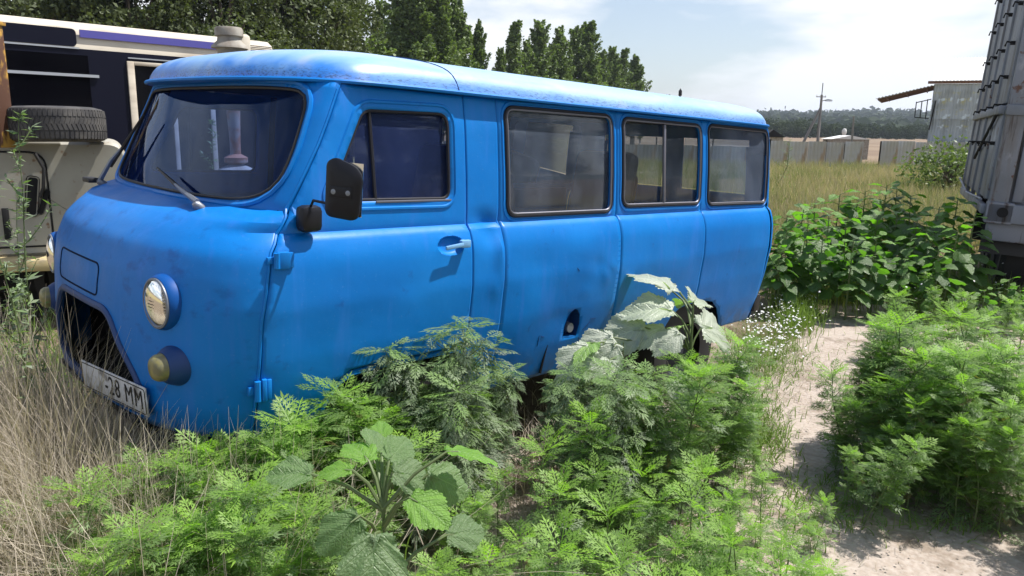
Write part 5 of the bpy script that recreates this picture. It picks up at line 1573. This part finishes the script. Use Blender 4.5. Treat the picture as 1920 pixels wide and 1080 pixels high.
MB().lathe([(.06, zt - 1.14), (.15, zt - 1.18), (.15, zt - 1.22), (.08, zt - 1.24), (.07, .0)], 24).build('pedestal', M_conc, pipe)
MB().box((.13, .08, zt - .16), (.12, .2, .24), .03).build('side_box', M_cream, pipe)

# ================================================================== CONTAINER TRAILER (right)
M_cont = mat('container_grey', (0.36, 0.37, 0.40), .55)
v = coords(M_cont)
c = mixc(M_cont, nfac(M_cont, v, 1.8, 6, .4, .65), (0.22, 0.24, 0.285), (0.15, 0.165, 0.19))
c = mixc(M_cont, nfac(M_cont, coords(M_cont, scale=(1, 1, .12)), 9, 5, .52, .72), c, (0.16, 0.15, 0.145))
c = mixc(M_cont, nfac(M_cont, v, 7, 9, .60, .66, .65), c, (0.10, 0.045, 0.028))
c = mixc(M_cont, nfac(M_cont, coords(M_cont, scale=(2.5, 2.5, .25)), 4, 8, .56, .66, .65), c, (0.07, 0.055, 0.05))
c = mixc(M_cont, nfac(M_cont, coords(M_cont, scale=(1, 1, .5)), 3, 8, .58, .64, .6), c, (0.30, 0.32, 0.36))
setc(M_cont, c)
K = at(1840, 383, 8.2); KF = at(1800, 357, 11.2)
ud = KF - K; ud.z = 0; ul = ud.length
cont = empty('container_trailer', 'weathered grey metal container body on a trailer at the right edge', 'trailer', (K.x, K.y, 0), math.atan2(ud.y, ud.x))
cont.rotation_euler[0] = math.radians(3.0)       # leans away to the right
zb, zm, ztp = K.z, K.z + 1.0, 3.75
WD = 2.44
MB().box((ul / 2 + .03, -WD / 2, (zb + ztp) / 2), (ul, WD - .08, ztp - zb - .02)).build('box_core', M_cont, cont, False)
# end face (x = 0): corner posts, rails, corrugated ribs
for y in (-.09, -WD + .09): MB().box((-.02, y, (zb + ztp) / 2), (.12, .18, ztp - zb), .012).build('corner_post', M_cont, cont)
for z, h, name in ((zb - .07, .20, 'bottom_rail'), (zm, .11, 'middle_rail'), (ztp, .14, 'top_rail')):
    MB().box((-.04, -WD / 2, z), (.14, WD + .02, h), .012).build(name, M_cont, cont)
y = -.26
while y > -WD + .2:
    MB().box((-.012, y, (zb + zm) / 2), (.05, .10, zm - zb - .1), .018).build('rib', M_cont, cont)
    y -= .21
y = -.55
while y > -WD + .2:
    MB().box((-.0, y, (zm + ztp) / 2), (.045, .05, ztp - zm - .1), .01).build('rib', M_cont, cont); y -= .62
MB().box((-.03, -.12, zb - .07), (.16, .26, .23), .02).build('corner_casting', M_cont, cont)
MB().lathe([(.0, .0), (.05, .0), (.052, .006)], 20, Matrix.Translation((-.112, -.14, zb - .06)) @ Matrix.Rotation(-PI / 2, 4, 'Y')).build('casting_hole', M_under, cont)
# long face (y = 0): sheets with frames and clasps
nS = 4
for k in range(nS):
    x0, x1 = ul * k / nS + .02, ul * (k + 1) / nS - .02
    MB().box(((x0 + x1) / 2, .006, (zb + zm) / 2 + .02), (x1 - x0, .03, zm - zb - .08), .008).build('side_sheet', M_cont, cont)
    MB().box(((x0 + x1) / 2, .006, (zm + ztp) / 2 + .02), (x1 - x0, .03, ztp - zm - .10), .008).build('side_sheet', M_cont, cont)
    MB().box((x1 + .02, .02, (zb + ztp) / 2), (.05, .05, ztp - zb), .008).build('side_post', M_cont, cont)
    for z in (zm - .35, zm + .05, zm + .35, zm + .7, zm + 1.1, zm + 1.5):
        cl_ = MB().box((x0 + .25, .04, z), (.035, .05, .04), .006)
        cl_.tube([(x0 + .25, .03, z), (x0 + .22, .10, z + .01), (x0 + .22, .11, z - .04)], .010, 6)
        cl_.build('clasp', M_under, cont)
MB().box((ul / 2, .035, zm), (ul, .07, .09), .012).build('side_rail', M_cont, cont)
MB().box((ul / 2, .02, zb - .05), (ul, .06, .10), .012).build('side_rail', M_cont, cont)
MB().tube([(.1, .06, zb + .05), (ul * .5, .09, zb + .02), (ul, .08, zb + .12)], .014, 8).build('drain_pipe', M_cont, cont)
MB().tube([(.15, .05, zm + .02), (ul * .6, .05, zm - .55)], .018, 6).build('brace', M_under, cont)
# running gear
MB().box((ul / 2 + .2, -WD / 2, zb - .27), (ul, 1.0, .22)).build('chassis', M_under, cont, False)
MB().box((.08, -.25, zb - .25), (.22, .42, .26), .03).build('outrigger', M_cont, cont)
for x in (.75, 2.0):
    for yy in (-.40, -2.05):
        wh = MB().lathe([(.26, .10), (.22, .12), (.1, .05), (.0, .05)], 28, Matrix.Translation((x, yy, .5)) @ Matrix.Rotation(-PI / 2, 4, 'X')).build('wheel', M_under, cont)
        MB().lathe([(.26, -.13), (.45, -.14), (.50, -.09), (.50, .09), (.45, .14), (.26, .13)], 32, Matrix.Translation((x, yy, .5)) @ Matrix.Rotation(-PI / 2, 4, 'X')).build('tyre', Mtyre, wh)
fd = MB(); pr_ = [(.20 + .62 * math.cos(t), .50 + .62 * math.sin(t)) for t in np.linspace(0, PI, 16)]
V_ = [(x + .55, -.02, z) for x, z in pr_] + [(x + .55, -.55, z) for x, z in pr_]
fd.add(V_, [(i, i + 1, 17 + i, 16 + i) for i in range(15)]).build('mudguard', M_black, cont)

# ================================================================== SHED, FENCE, POLES, HUTS
M_galv = mat('galvanised_sheet', (.42, .46, .52), .45, metal=.35)
v = coords(M_galv)
c = mixc(M_galv, nfac(M_galv, v, .8, 6, .45, .6), (0.42, 0.47, 0.54), (0.30, 0.33, 0.36))
c = mixc(M_galv, nfac(M_galv, coords(M_galv, scale=(1, 1, 2)), 1.1, 7, .55, .62), c, (0.42, 0.42, 0.28))
c = mixc(M_galv, nfac(M_galv, v, 2.2, 8, .58, .64), c, (0.62, 0.70, 0.80))
setc(M_galv, c)
M_fence = mat('fence_sheet', (.30, .30, .33), .6)
c = mixc(M_fence, nfac(M_fence, coords(M_fence), .8, 7, .4, .62), (0.38, 0.41, 0.48), (0.34, 0.34, 0.31))
c = mixc(M_fence, math_(M_fence, 'MULTIPLY', N(M_fence, 'ShaderNodeObjectInfo').outputs['Random'], .45), c, (0.20, 0.19, 0.17))
c = mixc(M_fence, nfac(M_fence, coords(M_fence, scale=(1, 1, .3)), 1.7, 8, .56, .68), c, (0.26, 0.20, 0.14))
setc(M_fence, c)
M_wroof = mat('white_roof_sheet', (.70, .70, .68), .4)
M_brown = mat('brown_fascia', (.16, .08, .06), .7)
M_poles = mat('concrete_pole', (.20, .19, .18), .85)
DS = 47.
def corr(name, w_, h, pitch, amp, material, parent, loc, rotx=0., thick=.01):
    n = int(w_ / pitch) * 2; V = []; F = []
    for i in range(n + 1):
        x = i * w_ / n
        for z in (0, h): V.append((x, amp * (1 if i % 2 else -1), z))
        if i: F.append((2 * i - 2, 2 * i, 2 * i + 1, 2 * i - 1))
    o = mesh(name, V, F, material, parent, False)
    o.location = loc; o.rotation_euler = (rotx, 0, 0)
    s_ = o.modifiers.new('solidify', 'SOLIDIFY'); s_.thickness = thick
    return o
s0 = at(1740, 265, DS); e0 = at(1960, 268, DS)
rdir = Vector((RT.x, RT.y, 0)).normalized()
sdir = ray(1745, 262); sdir.z = 0; sdir.normalize(); sdir = Vector((sdir.y, -sdir.x, 0))
shed = empty('metal_shed', 'corrugated metal shed with a lean-to canopy behind the fence', 'shed', (s0.x, s0.y, 0), math.atan2(sdir.y, sdir.x))
ztop = at(1745, 157, DS).z; zmid = at(1742, 222, DS).z
for k in range(7):
    corr('wall_sheet', 1.02, zmid + .02, .17, .025, M_galv, shed, (k * 1.02, .02 * (k % 2), -.1))
    corr('wall_sheet', 1.02, ztop - zmid, .17, .025, M_galv, shed, (k * 1.02, -.04 + .02 * (k % 2), zmid - .06))
MB().box((3.5, 4, ztop / 2), (7.1, 7.7, ztop - .1)).build('shed_core', M_galv, shed, False)
MB().box((3.4, -.12, ztop + .03), (7.6, .18, .16), .02).build('fascia', M_brown, shed)
rf_ = corr('roof_sheet', 7.6, 7.5, .19, .03, M_wroof, shed, (-.15, -.35, ztop + .12), -PI / 2 + .26)
can = corr('canopy_sheet', 3.3, 4.6, .19, .03, M_galv, shed, (-3.25, 0, 0), 0)
can.matrix_local = Matrix.Translation((-3.20, -.3, ztop - .92)) @ Matrix.Rotation(-.245, 4, 'Y') @ Matrix.Rotation(-PI / 2, 4, 'X')
for k in range(4): MB().tube([(-3.1, .2 + k * 1.2, ztop - 1.0), (0, .2 + k * 1.2, ztop - .18)], .05, 6).build('rafter', M_brown, shed)
for k in range(3): MB().tube([(-2.6 + k * 1.1, -.2, ztop - .90 + k * .27), (-2.6 + k * 1.1, 4.0, ztop - .90 + k * .27)], .04, 6).build('purlin', M_brown, shed)
for a_, b_ in (((-.9, 0, 3.0), (-.9, 0, 3.95)), ((-.3, 0, 2.9), (-.3, 0, 4.1)), ((-.6, 0, 2.95), (-.6, 0, 4.0)), ((-.9, 0, 3.0), (-.1, 0, 2.95)), ((-.9, 0, 3.9), (-.1, 0, 4.1))):
    MB().tube([a_, b_], .03, 6).build('hanging_frame', M_under, shed)
MB().box((.06, -.10, ztop * .5 + .6), (.07, .07, 1.8), 0, Matrix.Rotation(.10, 4, 'Y')).build('leaning_bar', M_under, shed, False)
for nm, x0, x1, lab in (('sheet_fence', 1446, 1620, 'grey sheet metal fence section left of the gap in it'), ('sheet_fence', 1654, 1990, 'grey sheet metal fence section right of the gap, below the shed'),
                        ('sheet_fence', 700, 1444, 'grey sheet metal fence hidden behind the van')):
    a, b_ = at(x0, 262, 44.5), at(x1, 263, 44.5 + (x1 - 1446) * .004)
    dr_ = b_ - a; Lf = Vector((dr_.x, dr_.y, 0)).length
    f_ = empty(nm, lab, 'fence', (a.x, a.y, -.2), math.atan2(dr_.y, dr_.x))
    n_ = max(1, int(Lf / 1.1)); w_ = Lf / n_
    for k in range(n_):
        sh = corr('fence_sheet', w_ * .995, a.z + .16 + random.uniform(-.03, .03),   .22, .013, M_fence, f_, (k * w_, .02 * (k % 2), 0)) if k < 1 else None
        if sh is None:
            sh = keep0.copy(); col.objects.link(sh); sh.parent = f_; sh.location = (k * w_, .025 * (k % 2), random.uniform(-.04, .03)); sh.rotation_euler = (random.gauss(0, .01), random.gauss(0, .004), 0)
        else: keep0 = sh
    for k in range(0, n_ + 1, 3): MB().box((k * w_, .06, .85), (.07, .07, 1.75)).build('fence_post', M_under, f_, False)
def pole(px_top, py_top, px_bot, d, r, lab, name='utility_pole'):
    t = at(px_top, py_top, d); b_ = at(px_bot, 262, d)
    root = empty(name, lab, 'pole', (b_.x, b_.y, 0))
    tp = Vector((t.x - b_.x, t.y - b_.y, t.z)); MB().tube([(0, 0, -.5), tp], [r, r * .65], 8).build('shaft', M_poles, root)
    return root, tp
up_, tp = pole(1541, 178, 1534, 62, .15, 'concrete utility pole with a strut and a lamp, left of the shed')
MB().tube([tp, tp + Vector((0, 0, .95))], .035, 5).build('top_spike', M_under, up_)
so_ = rdir * -1
MB().tube([tp * .80, Vector((so_.x * 1.7, so_.y * 1.7, 0))], [.10, .12], 6).build('strut', M_poles, up_)
MB().tube([tp * .90, tp * .93 + rdir * .5, tp * .92 + rdir * .9], .03, 5).build('lamp_arm', M_under, up_)
MB().box(tp * .91 + rdir * .6, (.55, .22, .10), .04, Matrix.Rotation(math.atan2(rdir.y, rdir.x), 4, 'Z')).build('lamp_head', M_silver, up_)
MB().tube([tp * .97 - rdir * .45, tp * .97 + rdir * .35], .03, 5).build('crossarm', M_under, up_)
for s_ in (-.4, -.1, .3): MB().lathe([(.0, .16), (.035, .14), (.04, .03), (.02, 0)], 8, Matrix.Translation(tp * .97 + rdir * s_)).build('insulator', M_white, up_)
pole(1601, 218, 1599, 50, .09, 'short dark post right of the utility pole', 'wooden_post')
ms, tpm = pole(1276, 166, 1276, 95, .10, 'thin mast peeping over the rear of the van roof', 'mast')
MB().lathe([(0.02, .0), (.22, -.3), (.22, -.8), (.05, -1.1)], 10, Matrix.Translation(tpm)).build('transformer', M_under, ms)
# small huts beyond the fence
def hut(px, py, d, w_, h, lab, rm):
    p = at(px, py, d); r_ = empty('hut', lab, 'hut', (p.x, p.y, 0), math.atan2(rdir.y, rdir.x))
    z = p.z
    MB().box((0, 1, (z - h) / 2), (w_ * .9, 2, z - h)).build('wall', M_conc, r_, False)
    V = [(-w_ / 2, -.1, z - h), (w_ / 2, -.1, z - h), (w_ / 2, 2.1, z - h), (-w_ / 2, 2.1, z - h), (-.1, -.1, z), (-.1, 2.1, z)]
    MB().add(V, [(0, 1, 4), (2, 3, 5), (1, 2, 5, 4), (3, 0, 4, 5)]).build('roof', rm, r_, False)
    MB().box((-w_ * .1, -.02, (z - h) * .4), (.6, .05, (z - h) * .75)).build('door', M_under, r_, False)
hut(1452, 243, 56, 1.6, .55, 'small dark-gabled hut roof at the van tail edge', M_under)
hut(1597, 254, 60, 3.2, .30, 'low white-roofed hut behind the left fence section', M_wroof)
dm = at(1583, 247, 75)
d_ = MB().lathe([(.01, .32), (.14, .28), (.22, .12), (.22, -.1), (.16, -.3), (.14, -3)], 12).build('small_tank', M_wroof); d_.location = dm
tag(d_, 'tiny white domed tank above the low white roof', 'tank')

# ================================================================== AIR
M_haze = bpy.data.materials.new('thin_haze'); M_haze.use_nodes = True
M_haze.node_tree.nodes.clear()
pv_ = N(M_haze, 'ShaderNodeVolumePrincipled'); pv_.inputs['Color'].default_value = (.72, .82, 1, 1); pv_.inputs['Density'].default_value = .00022; pv_.inputs['Anisotropy'].default_value = .2
L(M_haze, pv_.outputs[0], N(M_haze, 'ShaderNodeOutputMaterial').inputs['Volume'])
hb_ = MB().box((1400, 1400, 57), (4600, 4600, 120)).build('haze', M_haze, None, False)
hb_['kind'] = 'stuff'
